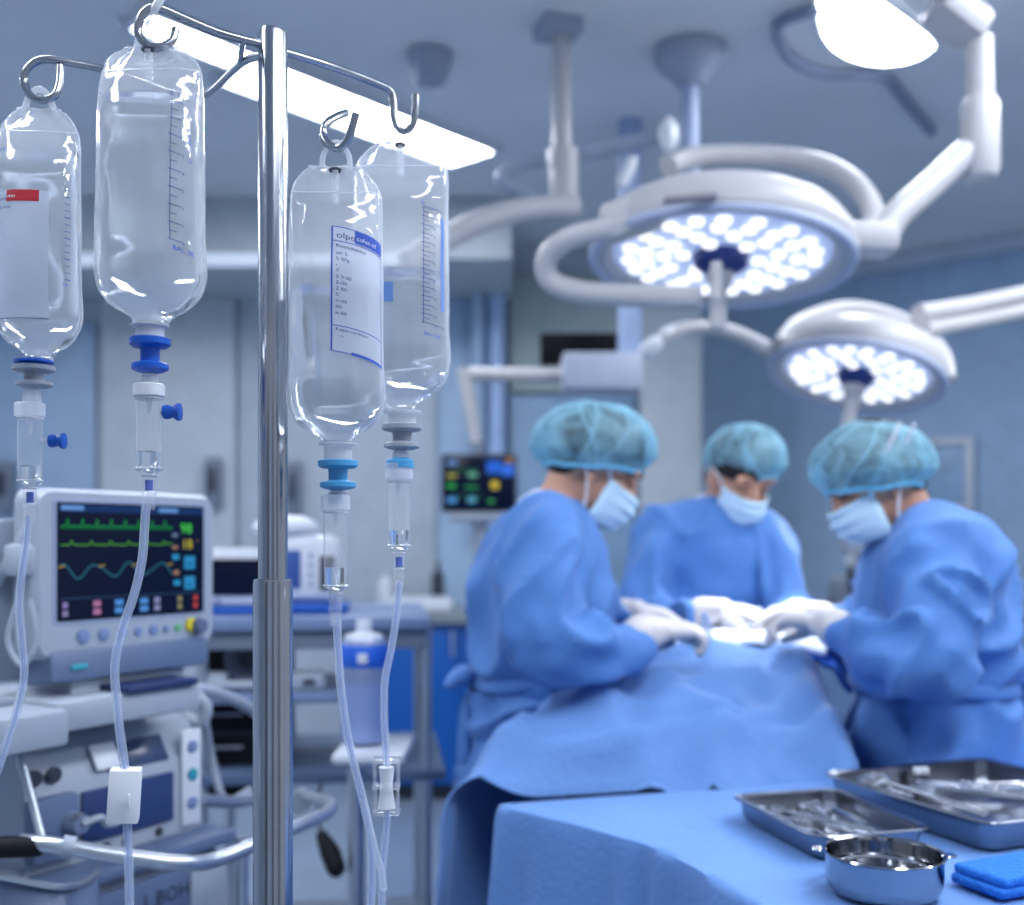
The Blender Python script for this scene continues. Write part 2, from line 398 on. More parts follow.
liqm = bpy.data.materials.new('saline'); liqm.use_nodes = True
_b = liqm.node_tree.nodes['Principled BSDF']; _b.inputs['Base Color'].default_value = (.93, .965, 1, 1); _b.inputs['Roughness'].default_value = .0
_b.inputs['IOR'].default_value = 1.33; _b.inputs['Transmission Weight'].default_value = 1.0

HW = [(0, .32), (.02, .33), (.042, .50), (.065, .72), (.095, .88), (.135, .98), (.18, 1.02), (.22, 1.02), (.3, .99), (.6, .985), (.84, .975), (.89, .95), (.93, .86), (.965, .70), (.99, .52), (1, .44)]
HD = [(0, .32), (.02, .33), (.042, .44), (.065, .58), (.095, .69), (.135, .77), (.18, .81), (.22, .84), (.3, .84), (.6, .80), (.75, .70), (.84, .52), (.89, .38), (.93, .22), (.965, .10), (1, .03)]
def ip(T, t):
    for (a, x), (b_, y) in zip(T, T[1:]):
        if t <= b_: k = (t-a)/(b_-a); k = k*k*(3-2*k)*.4+k*.6; return x+(y-x)*k
    return T[-1][1]
def iv_bag(label, pos, H, wd, fill, rz, seed, kind):
    """pos: bottom of the bag's neck"""
    t = thing('iv_bag', label, 'drip bag', pos, rz, 'drip bags hanging from the stand')
    R = wd/2
    SK = [0.0, 0.0]
    def surf(tt, th, off=0.0):
        tt = min(1, max(0, tt-SK[0]*(th-SK[1])))
        a, d_ = ip(HW, tt)*R+off, ip(HD, tt)*R+off
        c, s_ = math.cos(th), math.sin(th); e = 2/2.35
        x = a*abs(c)**e*(1 if c > 0 else -1); y = d_*abs(s_)**e*(1 if s_ > 0 else -1)
        wr = (max(0, tt-.80)/.2)**1.2*.004+max(0, .22-tt)/.22*.0016*(1 if tt > .06 else 0)+.0007*(1 if tt > .06 else 0)
        n_ = nz(x*55+seed*7, y*55+seed, tt*9)*wr; 
        n_ += (max(0, tt-.84)/.16)*.0022*math.sin(th*7+seed+tt*20)
        return Vector((x*(1+n_/R), y+(n_*(1 if y > 0 else -1)), tt*H))
    NT, NV = 56, 70
    mb = MB(); mb.rings([[surf(j/NV, 2*math.pi*k/NT) for k in range(NT)] for j in range(NV+1)]); obj('bag', mb, filmA, t, local=True, sharp=60)
    mb = MB(); fr = []
    for j in range(0, 50):
        tt = .004+(fill-.004)*j/49
        fr.append([surf(tt, 2*math.pi*k/NT, -.0011) for k in range(NT)])
    z = fill*H
    fr.append([Vector((p.x*.965, p.y*.93, z-.0006)) for p in fr[-1]]); fr.append([Vector((p.x*.5, p.y*.5, z-.001)) for p in fr[-1]])
    mb.rings(fr); obj('liquid', mb, liqm, t, local=True, sharp=50)
    # welded side seams
    s_ = MB()
    for th in (0, math.pi):
        s_.tube([surf(.06+.92*k/40, th, .0006) for k in range(41)], .0009, 6)
    s_.tube([surf(.992, math.pi+math.pi*k/20, .0004) for k in range(21)], .0010, 6)
    s_.tube([surf(.905-.02*math.sin(math.pi*k/16), -math.pi+math.pi*k/16, .0002) for k in range(17)], .0006, 5)
    obj('seam', s_, frost, t, local=True)
    # hanging loop through the hook, and the port at the top
    lp = MB()
    if kind != 'loop': lp.tube([(-.014, 0, H-.004), (-.012, 0, H+.012), (0, 0, H+.024), (.012, 0, H+.012), (.014, 0, H-.004)], .0028, 8, 5, flat=.5)
    if kind == 'strap': lp.tube([(-.002, -.003, H-.012), (-.001, -.004, H+.01), (.004, -.005, H+.03), (.012, -.004, H+.045)], .0045, 8, 4, flat=.35)
    if kind == 'loop': lp.tube([(-.017, 0, H-.010), (-.010, 0, H+.012), (0, 0, H+.02), (.010, 0, H+.012), (.017, 0, H-.010)], .0038, 8, 5, flat=.5)
    obj('hanging_loop', lp, frost, t, local=True)
    if kind != 'loop':
        p_ = MB(); p_.tube([(0, -.006, H*.975), (0, -.004, H*.86)], [.0042, .0028], 12); obj('stem', p_, frost, t, local=True)
        obj('eyelet', MB().lathe([(.001, -.001), (.006, -.001), (.0065, .001), (.001, .0012)], (0, -.0075, H*.975), 16, Matrix.Rotation(math.pi/2, 4, 'X'), sy=.5), dgrey, t, local=True)
    def stroke(mb, t0, th0, t1, th1, wdt=.0005):
        n = max(2, int(abs(th1-th0)/.15)+2 if abs(t1-t0) < 1e-6 else 12)
        vs = []
        for k in range(n+1):
            q = k/n; tt = t0+(t1-t0)*q; th = th0+(th1-th0)*q
            if abs(t1-t0) > abs(th1-th0)*.15: vs += [surf(tt, th-wdt/R*1.0, .0006), surf(tt, th+wdt/R*1.0, .0006)]
            else: vs += [surf(tt-wdt/H, th, .0006), surf(tt+wdt/H, th, .0006)]
        mb.add(vs, [(2*k, 2*k+1, 2*k+3, 2*k+2) for k in range(n)])
    def patch(mb, t0, t1, th0, th1, off=.0004):
        mb.grid(lambda u, v: surf(t0+(t1-t0)*v, th0+(th1-th0)*u, off), 14, 20)
    def letters(mb, s, size, t0, th0, off=.0008, rot=False):
        vs, fs = text2d(s, size)
        mb.add([surf(t0+(y if not rot else x)/H, th0+(x if not rot else -y)/(R*.85), off) for x, y in vs], fs)
    fr_ = -math.pi/2
    def scale(th, t0, t1, n, side=1):
        mb = MB().use(inkm); stroke(mb, t0, th, t1, th, .0004)
        for k in range(n+1):
            tt = t0+(t1-t0)*k/n; big = k % 2 == 0
            stroke(mb, tt, th-(.05 if big else 0)*side, tt, th+(.26 if big else .15)*side, .00034)
            if big and k < n: letters(mb, str((n-k)//2 or 1), .0046, tt-.009, th+.26*side if side > 0 else th-.40)
        return mb
    if kind == 'strap':
        SK[0] = .03; SK[1] = fr_+.62
        mb = scale(fr_+.62, .27, .76, 16); letters(mb, '0. 5 L', .0075, .775, fr_+.55); mb.use(inkb); letters(mb, 'BAL. 50', .0068, .235, fr_+.66)
        obj('printed_scale', mb, None, t, local=True)
        mb = MB().use(inkm)
        for k in range(13):
            tt = .34+.035*k; stroke(mb, tt, fr_-1.05, tt, fr_-.93+(.06 if k % 3 == 0 else 0), .0003)
        letters(mb, '00', .005, .78, fr_-1.1); obj('printed_scale', mb, None, t, local=True)
        mb = MB().use(inkb); letters(mb, 'S. Chloride IV', .0052, .56, fr_+1.12, rot=True); obj('printing', mb, None, t, local=True)
    if kind == 'loop':
        mb = MB().use(labt); patch(mb, .14, .635, fr_-1.0, fr_+.42); obj('label', mb, None, t, local=True)
        lm = MB().use(inkr); patch(lm, .592, .637, fr_-.50, fr_+.20, .0009)
        lm.use(labw); letters(lm, 'mn', .006, .605, fr_-.46, .0012)
        lm.use(inkm)
        letters(lm, 'L. Rates', .0054, .598, fr_-.98)
        for k in range(10): letters(lm, ['L 005 mmo', '30', '8 3n', '00s', '- 50', '- 40', '1 70', '30 g', '0', '-'][k], .0048, .565-.04*k, fr_-.98)
        stroke(lm, .142, fr_-1.0, .142, fr_+.42, .0004)
        obj('printing', lm, None, t, local=True)
        mb = MB().use(inkm)
        for k in range(14): stroke(mb, .30+.027*k, fr_+.86, .30+.027*k, fr_+1.06, .0005 if k % 3 == 0 else .0003)
        mb.use(inkb); letters(mb, 'bal', .005, .275, fr_+.8); letters(mb, 'Ba. 00', .005, .80, fr_-.95)
        obj('printed_scale', mb, None, t, local=True)
    if kind == 'label':
        T0, T1, a0, a1 = .315, .752, fr_+.0, fr_+1.32; SK[0] = .034; SK[1] = a0
        mb = MB().use(labt); patch(mb, T0, T1, a0, a1); obj('label', mb, None, t, local=True)
        lm = MB().use(inkb); patch(lm, T1-.045, T1, a0+.42, a1, .0009)
        for a, c in (((T0, a0), (T1, a0)), ((T0, a1), (T1, a1)), ((T0, a0), (T0, a1)), ((T1, a0), (T1, a1)), ((T1-.05, a0), (T1-.05, a1)), ((T0+.09, a0), (T0+.09, a1))): stroke(lm, a[0], a[1], c[0], c[1], .0004)
        patch(lm, T0-.004, T0+.006, a0+.35, a1, .0009)
        lm.use(inkm); letters(lm, 'olpou', .0085, T1-.038, a0+.05)
        lm.use(labw); letters(lm, 'cofun nd', .0062, T1-.034, a0+.46, .0013); lm.use(inkm)
        letters(lm, 'Rooculvanton', .0046, T1-.072, a0+.05)
        for k, s__ in enumerate(['sin 5', '5 00g', '-', '7', '5 9-00', '2-00', '2 00', '5', 'n-00', '00', 'n 00']): letters(lm, s__, .0046, T1-.098-.021*k, a0+.05)
        letters(lm, 'Foam condition', .0044, T0+.072, a0+.05); letters(lm, '- n', .004, T0+.052, a0+.08)
        obj('printing', lm, None, t, local=True)
    if kind == 'ruled':
        SK[0] = .02; SK[1] = fr_+.5
        mb = scale(fr_+.50, .30, .72, 26, 1); stroke(mb, .30, fr_+.5, .30, fr_+1.2, .0003); stroke(mb, .725, fr_+.5, .725, fr_+1.2, .0003)
        mb.use(inkb); letters(mb, 'BAL. 5 00', .0055, .255, fr_+.5); letters(mb, 'E', .006, .728, fr_+.45)
        obj('printed_scale', mb, None, t, local=True)
        mb = MB().use(mat('print_ink_pale_blue', (96, 136, 200), .6)); patch(mb, .36, .70, fr_+1.02, fr_+1.16, .0006); obj('printing', mb, None, t, local=True); mb = MB().use(mat('print_ink_pale_blue', (96, 136, 200), .6)); patch(mb, .36, .43, fr_-.42, fr_-.05, .0006)
        obj('printing', mb, None, t, local=True)
    return t
def hang(px_c, top, bot, Y, wpx, label, fill, rz, seed, kind):
    p = W(px_c, bot, Y); return iv_bag(label, p, (bot-top)/F*Y, wpx/F*Y, fill, rz, seed, kind)
hang(39, 108, 360, 1.18, 80, 'clear drip bag with a red band on its label, at the left edge', .82, .10, 1, 'loop')
hang(151, 46, 325, 1.06, 106, 'largest clear drip bag, with printed scale, hanging left of the steel pole', .80, -.06, 2, 'strap')
hang(336, 166, 445, 1.10, 93, 'clear drip bag with a white blue-headed label, just right of the pole', .55, .05, 3, 'label')
hang(401, 141, 410, 1.25, 95, 'clear drip bag with a fine ruled scale, behind the blue-labelled bag', .50, .0, 4, 'ruled')

mats_fluid = film('line_fluid', (190, 208, 236), .22, tint=(226, 236, 252))
def infusion_set(label, Y, cx, y0, cols, ys, tube, kn=None, blue_core=True, wch=26, core=inkb, clamp=None, extra=None):
    """ys rows: collar top, spool top, spool bottom, cap top, cap bottom, chamber bottom, sleeve bottom; cx: column at top, column at the chamber"""
    c0, c1 = cx; base = W(c1, ys[6], Y)
    t = thing('infusion_set', label, 'infusion line', base, 0, 'infusion lines under the drip bags')
    s = Y/F; Z = lambda py: EYE+(540-py)*s; X = lambda px: (px-512)*s
    def lat(mb, px, prof): return mb.lathe([(max(r*s, .0003), Z(y)) for y, r in prof], (X(px), Y, 0), 28)
    a, b_, c_, d_, e_, g_, h_ = ys
    m0, m1 = cols
    obj('collar', lat(MB(), c0, [(a, 0), (a, 10), (a+1, 12), (a+3, 19), (a+5, 19), (a+6, 14), (b_, 14), (b_, 0)]), m0, t)
    k = c_-b_
    obj('spike_flange', lat(MB(), c0, [(b_, 0), (b_, 18), (b_+1, 20), (b_+k*.2, 20), (b_+k*.27, 17), (b_+k*.3, 10), (b_+k*.42, 9.5), (b_+k*.68, 9.5), (b_+k*.72, 16), (b_+k*.76, 18), (b_+k*.9, 18), (b_+k*.97, 13), (c_, 8), (c_, 0)]), m1, t)
    obj('spike', lat(MB(), (c0+c1)/2, [(c_, 0), (c_, 5), (c_+3, 8), (d_-2, 9), (d_, 8), (d_, 0)]), frost, t)
    r = wch/2
    obj('chamber_cap', lat(MB(), c1, [(d_, 0), (d_, r+1), (d_+1, r+2.5), (e_-1, r+2.5), (e_, r+1), (e_, 0)]), whitep if wch > 24 else frost, t)
    n1 = (g_-e_)
    ch = obj('drip_chamber', lat(MB(), c1, [(e_, 0), (e_, r), (e_+n1*.5, r*.98), (g_-9, r*.95), (g_-7, r*1.05), (g_-5, r*1.0), (g_-1, r*.55), (g_, r*.5), (g_, 0)]), filmB, t)
    for zz, r_ in ((g_-6.5, r*1.03), (e_+1.5, r*1.02), (g_+1, r*.55)):
        obj('rim', MB().tube([(X(c1)+r_*s*math.cos(2*math.pi*k/24), Y+r_*s*math.sin(2*math.pi*k/24), Z(zz)) for k in range(24)], .0007, 6, 0, closed=True), whitep, ch)
    lv = g_-n1*.30
    obj('liquid', lat(MB(), c1, [(lv, 0), (lv, r*.88), (g_-9, r*.86), (g_-5, r*.80), (g_-1.5, r*.4), (g_-1.5, 0)]), liqm, ch)
    obj('dripper', lat(MB(), c1, [(e_, 0), (e_, 3.4), (e_+10, 2.8), (e_+17, 1.4), (e_+17, 0)]), frost, ch)
    k2 = h_-g_
    sl = obj('connector', lat(MB(), c1, [(g_, 0), (g_, r*.52), (g_+2, r*.56), (g_+3, r*.50), (g_+k2*.45, r*.52), (g_+k2*.5, r*.60), (g_+k2*.55, r*.52), (h_-2, r*.42), (h_, r*.44), (h_, 0)]), filmB, t)
    if blue_core: obj('core', lat(MB(), c1, [(g_+5, 0), (g_+5, r*.3), (g_+k2*.45, r*.3), (g_+k2*.45, 0)]), core, sl)
    if kn:
        kx, ky = kn
        kp = obj('side_port', MB().tube([(X(c1+r*.9), Y, Z(ky)), (X(kx), Y, Z(ky))], .0028, 12), frost, t)
        kb = MB().lathe([(.0003, -.008), (.0065, -.008), (.0072, -.004), (.0055, .001), (.0085, .005), (.0085, .008), (.0003, .0085)], (X(kx+8), Y, Z(ky)), 14, Matrix.Rotation(math.pi/2, 4, 'Y')); obj('knob', kb, bluep, kp)
    tb = MB(); tb.tube([W(x, y, Y) for x, y in tube], .0043, 12, 8); obj('tube', tb, tubeM, t)
    tb = MB(); tb.tube([W(x, y, Y) for x, y in tube], .0022, 8, 8); obj('fluid_column', tb, mats_fluid, t)
    if extra: obj('branch_tube', MB().tube([W(x, y, Y) for x, y in extra], .0036, 10, 6), tubeM, t)
    return t, X, Z, s
t, X, Z, s = infusion_set('infusion line with blue side knob under the bag at the left edge', 1.18, (34, 30), 0, (bluep, greyp), (358, 366, 388, 403, 417, 487, 522),
    [(28, 515), (26, 545), (22, 570), (19.5, 605), (22, 645), (24, 675), (17, 710), (8, 740), (-4, 775)], (49, 441), True, 24)
t, X, Z, s = infusion_set('infusion line with blue spool and solid white clamp under the largest bag', 1.06, (150, 149), 0, (whitep, bluep), (322, 338, 373, 384, 397, 475, 510),
    [(146, 505), (144.5, 530), (142, 560), (134, 595), (122, 630), (115, 665), (117, 705), (121, 740), (125, 770), (127, 800), (127.5, 830), (129, 870), (130, 925), (131, 980)], (164, 412), True, 26)
# solid white slide clamp
mb = MB().box((X(124.5), 1.06, Z(795)), (30*s, .022, 53*s), .25, .0015, ry=.06); mb.box((X(134), 1.0465, Z(798)), (2*s, .004, 14*s), .25, .0004)
obj('clamp', mb, mat('clamp_white', (222, 227, 234), .5, var=.02), t)
t, X, Z, s = infusion_set('infusion line with teal spool, right of the pole', 1.10, (338, 335.5), 0, (frost, tealp), (440, 460, 490, 495, 511, 592, 626),
    [(337, 620), (338, 645), (340, 680), (345, 720), (353, 760), (363, 800), (370, 835), (372, 870), (370, 925), (369, 980)], None, False, 24, extra=[(363, 800), (374, 845), (381, 870), (384, 890)])
obj('float_ball', MB().ell((X(335.5), 1.10, Z(499)), (.008, .008, .0065)), tealp, t)
t, X, Z, s = infusion_set('infusion line with open cage clamp, rightmost of the four', 1.25, (402, 399), 0, (frost, greyp), (408, 424, 450, 463, 480, 552, 586),
    [(399, 582), (397, 610), (392, 645), (385, 680), (384, 715), (386, 750), (387, 790), (387, 820), (384, 850), (382, 880), (382, 925), (382, 980)], None, True, 23)
obj('seal_ring', MB().lathe([(.0003, Z(468)), (14*s, Z(468)), (14*s, Z(461)), (10*s, Z(458)), (.0003, Z(458))], (X(400), 1.25, 0), 24), tealp, t)
# open cage clamp: two end plates, four bars, roller
cg = MB()
for y in (760, 786, 812): cg.box((X(386.5), 1.25, Z(y)), (27*s, .02, 4*s), 0, .001)
for dx in (-12, 12):
    for dy in (-.008, .008): cg.tube([(X(386.5+dx), 1.25+dy, Z(760)), (X(386.5+dx*.9), 1.25+dy, Z(812))], .0017, 8)
c_o = obj('clamp', cg, filmB, t)
obj('roller', MB().lathe([(.0003, Z(765)), (8*s, Z(767)), (6*s, Z(785)), (9*s, Z(808)), (.0003, Z(809))], (X(386.5), 1.25, 0), 16), whitep, c_o)
# ================================================================ surgical lamps and ceiling arms
lens_m = film('lamp_glass', (214, 224, 246), .35, rough=.15)
lensback = mat('lamp_reflector', (196, 208, 236), .3, emit=(188, 204, 240), es=.35)
led_m = glow('led_light', (240, 245, 255), 1.7)
navy = mat('lamp_hub_navy', (30, 52, 120), .4)
def surgical_lamp(label, loc, R, tilt, roll, yaw=0):
    """round lamp head, light face pointing down before tilt"""
    M0 = Matrix.Rotation(yaw, 4, 'Z') @ Matrix.Rotation(roll, 4, 'Y') @ Matrix.Rotation(tilt, 4, 'X')
    t = thing('surgical_lamp', label, 'surgical lamp', loc)
    T = Matrix.Identity(4)
    obj('housing', MB().lathe([(.001, .125), (.35*R, .122), (.62*R, .113), (.80*R, .097), (.90*R, .076), (.97*R, .045), (R, .016), (.99*R, -.012), (.965*R, -.022), (.88*R, -.022), (.83*R, -.008), (.83*R, .006), (.001, .006)], n=64, M=M0), lampw, t, local=True)
    obj('reflector', MB().lathe([(.001, .012), (.82*R, .012), (.82*R, -.004), (.78*R, -.006), (.001, -.006)], n=56, M=M0), lensback, t, local=True)
    obj('rim_ring', MB().tube([M0 @ Vector((.97*R*math.cos(a), .97*R*math.sin(a), -.02)) for a in [2*math.pi*k/48 for k in range(48)]], .012, 8, 0, closed=True), mat('lamp_rim', (176, 186, 210), .35), t, local=True)
    led = None
    for ring, (rr, n) in enumerate(((.29, 6), (.43, 11), (.57, 15), (.70, 19))):
        for k in range(n):
            a = 2*math.pi*(k+.3*ring)/n+.05*math.sin(k*5+ring)
            if rr < .35 and k in (1,): continue
            p = M0 @ Vector((rr*R*math.cos(a), rr*R*math.sin(a), -.012))
            if led is None:
                led = obj('led', MB().lathe([(.001, -.006), (.053*R, -.006), (.058*R, .002), (.001, .004)], n=14, M=M0), led_m, t, local=True); led.location = p
            else:
                c = led.copy(); COL.objects.link(c); c.parent = t; c.location = p
    h = obj('hub', MB().lathe([(.001, -.05), (.12*R, -.05), (.20*R, -.03), (.22*R, .0), (.001, .004)], n=28, M=M0), navy, t, local=True)
    hb = MB(); hb.lathe([(.001, -.20), (.018, -.198), (.023, -.17), (.019, -.10), (.026, -.085), (.034, -.07), (.034, -.05), (.001, -.05)], n=20, M=M0); obj('handle', hb, lampw, t, local=True)
    return t, M0
def spot_for(t, loc, tgt, e):
    o = light('surgical_beam', 'SPOT', loc, e, (.93, .97, 1.0), spot_size=math.radians(36), spot_blend=.6, shadow_soft_size=.13); aim(o, tgt)
L1 = W(721, 254, 2.8)
t1, M1 = surgical_lamp('larger round surgical lamp with white arms over the middle surgeon', L1, .335, math.radians(-7), math.radians(4))
spot_for(t1, L1+Vector((0, -.06, -.22)), (.58, 2.60, 1.14), SPOT_POWER)
def arm(pts, r, parent, name='arm', m=lampw, k=6, n=14, Y=2.8, flat=1.0):
    return obj(name, MB().tube([W(*p) if len(p) == 3 else W(p[0], p[1], Y) for p in pts], r, n, k, flat=flat), m, parent)
# double yoke: upper bow from the right joint, lower-left bow
arm([(872, 236, 2.80), (874, 214, 2.86), (858, 186, 2.98), (825, 166, 3.08), (780, 157, 3.14), (725, 155, 3.14), (690, 158, 3.1), (668, 166, 3.02)], .029, t1, 'yoke')
arm([(655, 212, 2.62), (610, 228, 2.62), (570, 238, 2.64), (547, 258, 2.68), (550, 280, 2.7), (580, 292, 2.68), (640, 296, 2.64), (700, 298, 2.6)], .027, t1, 'yoke')
b = MB(); b.box(W(864, 240, 2.78), (.16, .11, .075), 0, .02, ry=.05); obj('joint', b, lampw, t1)
b = MB(); b.box(W(642, 214, 2.64), (.20, .09, .09), 0, .02, ry=-.3); obj('bracket', b, lampw, t1)
b = MB(); b.box(W(690, 198, 2.46), (.12, .03, .014), 0, .004, ry=-.10); obj('grip_slot', b, mat('grip_brown_grey', (140, 138, 146), .5), t1)
arm([(880, 238, 2.8), (900, 212, 2.82), (930, 186, 2.86), (966, 152, 2.9)], .037, t1, 'arm', k=4)
b = MB(); b.lathe([(.001, -.10), (.040, -.10), (.049, -.08), (.049, .09), (.040, .11), (.001, .11)], W(980, 140, 2.9), 24); obj('joint', b, lampw, t1)
arm([(980, 112, 2.9), (979, 38, 2.9)], [.036, .034], t1, 'down_tube', k=0)
b = MB(); b.box(W(957, 18, 2.9), (.15, .13, .085), .2, .025, ry=.55); obj('joint', b, lampw, t1)
arm([(966, 20, 2.9), (930, -30, 3.0), (900, -60, 3.1)], .04, t1, 'arm', k=3)
arm([(900, -60, 3.1), (900, -74, 3.1)], .09, t1, 'ceiling_flange', k=0)

L2 = W(857, 372, 3.45)
t2, M2 = surgical_lamp('smaller round surgical lamp hanging behind the surgeon on the right', L2, .272, math.radians(-12), math.radians(13))
spot_for(t2, L2+Vector((0, -.06, -.24)), (.66, 2.55, 1.12), SPOT_POWER*.7)
arm([(768, 350, 3.45), (742, 336, 3.4), (712, 328, 3.35), (680, 331, 3.3), (648, 349, 3.26)], [.028, .024, .022, .022, .02], t2, 'handle_arm')
for a_, b_ in (((690, 329, 3.34), (668, 335, 3.29)), ((655, 344, 3.27), (648, 350, 3.26))): obj('handle_cap', MB().blob([W(*a_), W(*b_)], .027), mat('knob_white_gloss', (236, 240, 246), .2, emit=(236, 240, 250), es=0), t2)
arm([(780, 345, 3.4), (800, 322, 3.5), (850, 308, 3.62), (905, 322, 3.6), (940, 350, 3.52), (948, 380, 3.45)], .026, t2, 'yoke')
arm([(918, 314, 3.5), (1000, 300, 3.7), (1120, 270, 3.9)], .030, t2, 'arm', k=3)
arm([(925, 330, 3.5), (1000, 316, 3.7), (1120, 290, 3.9)], .026, t2, 'arm', k=3)
b = MB(); b.lathe([(.001, -.3), (.07, -.3), (.07, .83), (.001, .83)], W(1130, 285, 3.9), 20); obj('post', b, lampw, t2)
arm([(716, 262, 2.55), (716, 300, 2.55)], .014, t1, 'handle_stem', k=0)

# pendant arm on the left of the lamps
tp = thing('ceiling_pendant', 'white ceiling pendant tube with a curved arm sweeping left, beside the larger lamp', 'ceiling pendant', W(562, 200, 3.9))
pxy = ceil_pt(560, 26)
arm([(560, 30, 3.72), (563, 205, 3.72)], [.032, .034], tp, 'down_tube', k=0)
b = MB(); b.box(W(558, 30, 3.72)+Vector((0, 0, .02)), (.14, .14, .09), .3, .01); obj('ceiling_box', b, ceilgrey, tp)
b = MB(); b.lathe([(.001, -.10), (.042, -.10), (.050, -.08), (.050, .09), (.042, .11), (.001, .11)], W(564, 186, 3.72), 24); obj('joint', b, lampw, tp)
b = MB(); b.lathe([(.001, -.03), (.052, -.03), (.052, .03), (.001, .03)], W(563, 160, 3.72), 24); obj('collar', b, lampw, tp)
arm([(578, 208, 3.7), (540, 208, 3.66), (505, 214, 3.62), (470, 226, 3.58), (440, 243, 3.55), (405, 262, 3.5)], [.036, .038, .038, .038, .038, .036], tp, 'arm')
# second mount with thin arms
tm = thing('ceiling_pendant', 'grey cone shaped ceiling mount with thin pale arms above the larger lamp', 'ceiling pendant', W(690, 60, 3.9))
x_, y_ = ceil_pt(690, 54)
b = MB(); b.lathe([(.001, CEIL-.14), (.05, CEIL-.135), (.075, CEIL-.10), (.115, CEIL-.07), (.13, CEIL-.05), (.13, CEIL-.004), (.001, CEIL-.003)], (x_, y_, 0), 32); obj('mount_cone', b, ceilgrey, tm)
arm([(690, 78, y_), (690, 175, y_)], .032, tm, 'down_tube', k=0, m=mat('tube_pale_blue', (160, 176, 208), .4))
arm([(668, 135, 3.75), (620, 146, 3.8), (575, 156, 3.85), (535, 160, 3.9), (510, 168, 3.9), (503, 182, 3.9), (530, 196, 3.95)], .026, tm, 'arm', m=mat('arm_grey_white', (160, 172, 192), .4))
b = MB(); b.ell(W(668, 135, 3.72), (.035, .035, .06)); obj('end_knob', b, mat('knob_white_gloss', (236, 240, 246), .2), tm)
b = MB(); b.blob([W(632, 162, 3.7), W(622, 182, 3.7)], .022); obj('grip', b, mat('knob_white_gloss', (236, 240, 246), .2), tm)

# wall arm with monitor in the background
YB = 4.6
wa = thing('wall_monitor_arm', 'white jointed monitor arm with a grey control box in front of the back wall', 'monitor arm', W(600, 375, YB))
p, q = W(562, 392, YB), W(640, 356, YB)
obj('control_box', MB().box(((p.x+q.x)/2, YB, (p.z+q.z)/2), (q.x-p.x, .22, q.z-p.z), 0, .012), mat('control_box_grey', (176, 186, 204), .4), wa)
arm([(572, 376, YB), (462, 374, YB)], .030, wa, 'arm', k=0)
arm([(464, 368, YB), (477, 446, YB)], [.032, .026], wa, 'arm', k=0)
arm([(630, 356, YB), (630, 215, YB), (630, 60, YB)], .05, wa, 'post', k=0, m=mat('post_blue_white', (150, 170, 204), .4))
YS = 4.9
p, q = W(540, 362, YS), W(617, 337, YS)
bx = thing('wall_screen', 'wide black switched-off screen above the white monitor arm', 'screen', ((p.x+q.x)/2, YS, p.z))
obj('frame', MB().box(((p.x+q.x)/2, YS, (p.z+q.z)/2), (q.x-p.x, .05, q.z-p.z+.03), 0, .006), black_m, bx)
obj('screen', MB().box(((p.x+q.x)/2, YS-.027, (p.z+q.z)/2), (q.x-p.x-.02, .004, q.z-p.z+.01), 0, .001), mat('dark_screen_glass', (8, 10, 18), .6, spec=.15), bx)
obj('bracket', MB().box(((p.x+q.x)/2+.05, YS+.2, (p.z+q.z)/2), (.06, .38, .06), 0, .006), grey_m, bx)

# ================================================================ screens with readouts
scr = mat('screen_black', (6, 11, 26), .2, spec=.15, emit=(10, 20, 44), es=.7, var=0)
EM = {}
def em(rgb, s=1.0):
    k = ('readout', rgb, s)
    if k not in EM: EM[k] = glow('readout_%d' % len(EM), rgb, s)
    return EM[k]
def rect(mb, x0, z0, x1, z1, y): mb.add([(x0, y, z0), (x1, y, z0), (x1, y, z1), (x0, y, z1)], [(0, 1, 2, 3)])
def trace(mb, pts, y, wd):
    for (x0, z0), (x1, z1) in zip(pts, pts[1:]):
        d = Vector((x1-x0, 0, z1-z0)); n_ = Vector((-d.z, 0, d.x)).normalized()*wd/2
        a, c = Vector((x0, y, z0)), Vector((x1, y, z1)); e_ = d.normalized()*wd*.3
        mb.add([a-n_-e_, c-n_+e_, c+n_+e_, a+n_-e_], [(0, 1, 2, 3)])
def write(mb, s, size, x, z, y, wide=1.0):
    vs, fs = text2d(s, size); mb.add([(x+a*wide, y, z+b_) for a, b_ in vs], fs)

# second wall monitor, left of the first surgeon
YM = 4.55
m_p = W(479, 512, YM); mwid, mhgt = 76/F*YM, 58/F*YM
wm = thing('patient_monitor', 'black patient monitor with coloured readouts hanging left of the left surgeon', 'monitor', m_p)
obj('housing', MB().box((0, .02, mhgt/2), (mwid, .05, mhgt), 0, .008), dgrey, wm, local=True)
sc = obj('screen', MB().box((0, -.007, mhgt/2), (mwid-.025, .006, mhgt-.025), 0, .001), scr, wm, local=True)
b = MB()
for (u, v, w_, h_, c_) in ((-.42, .82, .16, .06, (110, 160, 230)), (.1, .66, .24, .22, (50, 110, 230)), (.30, .62, .2, .2, (60, 120, 240)), (-.42, .60, .16, .05, (190, 190, 90)), (-.15, .60, .16, .08, (110, 180, 160)), (-.42, .42, .14, .06, (60, 190, 90)),
                          (-.18, .40, .2, .05, (50, 150, 90)), (-.42, .16, .16, .09, (90, 160, 230)), (-.15, .16, .14, .10, (90, 170, 200)), (.12, .16, .1, .05, (80, 180, 110)), (.16, .40, .12, .13, (220, 200, 70)), (.36, .86, .1, .06, (200, 150, 80)), (-.35, .27, .5, .01, (50, 140, 80)), (-.35, .72, .4, .01, (60, 160, 100))):
    b.use(em(c_, .85)); x0 = (u)*mwid; z0 = v*mhgt; rect(b, x0, z0, x0+w_*mwid*.8, z0+h_*mhgt, -.0108)
obj('readouts', b, None, sc, local=True)
obj('mount', MB().tube([(0, .03, mhgt), (-.01, .03, mhgt+.05)], .028, 14), grey_m, wm, local=True)
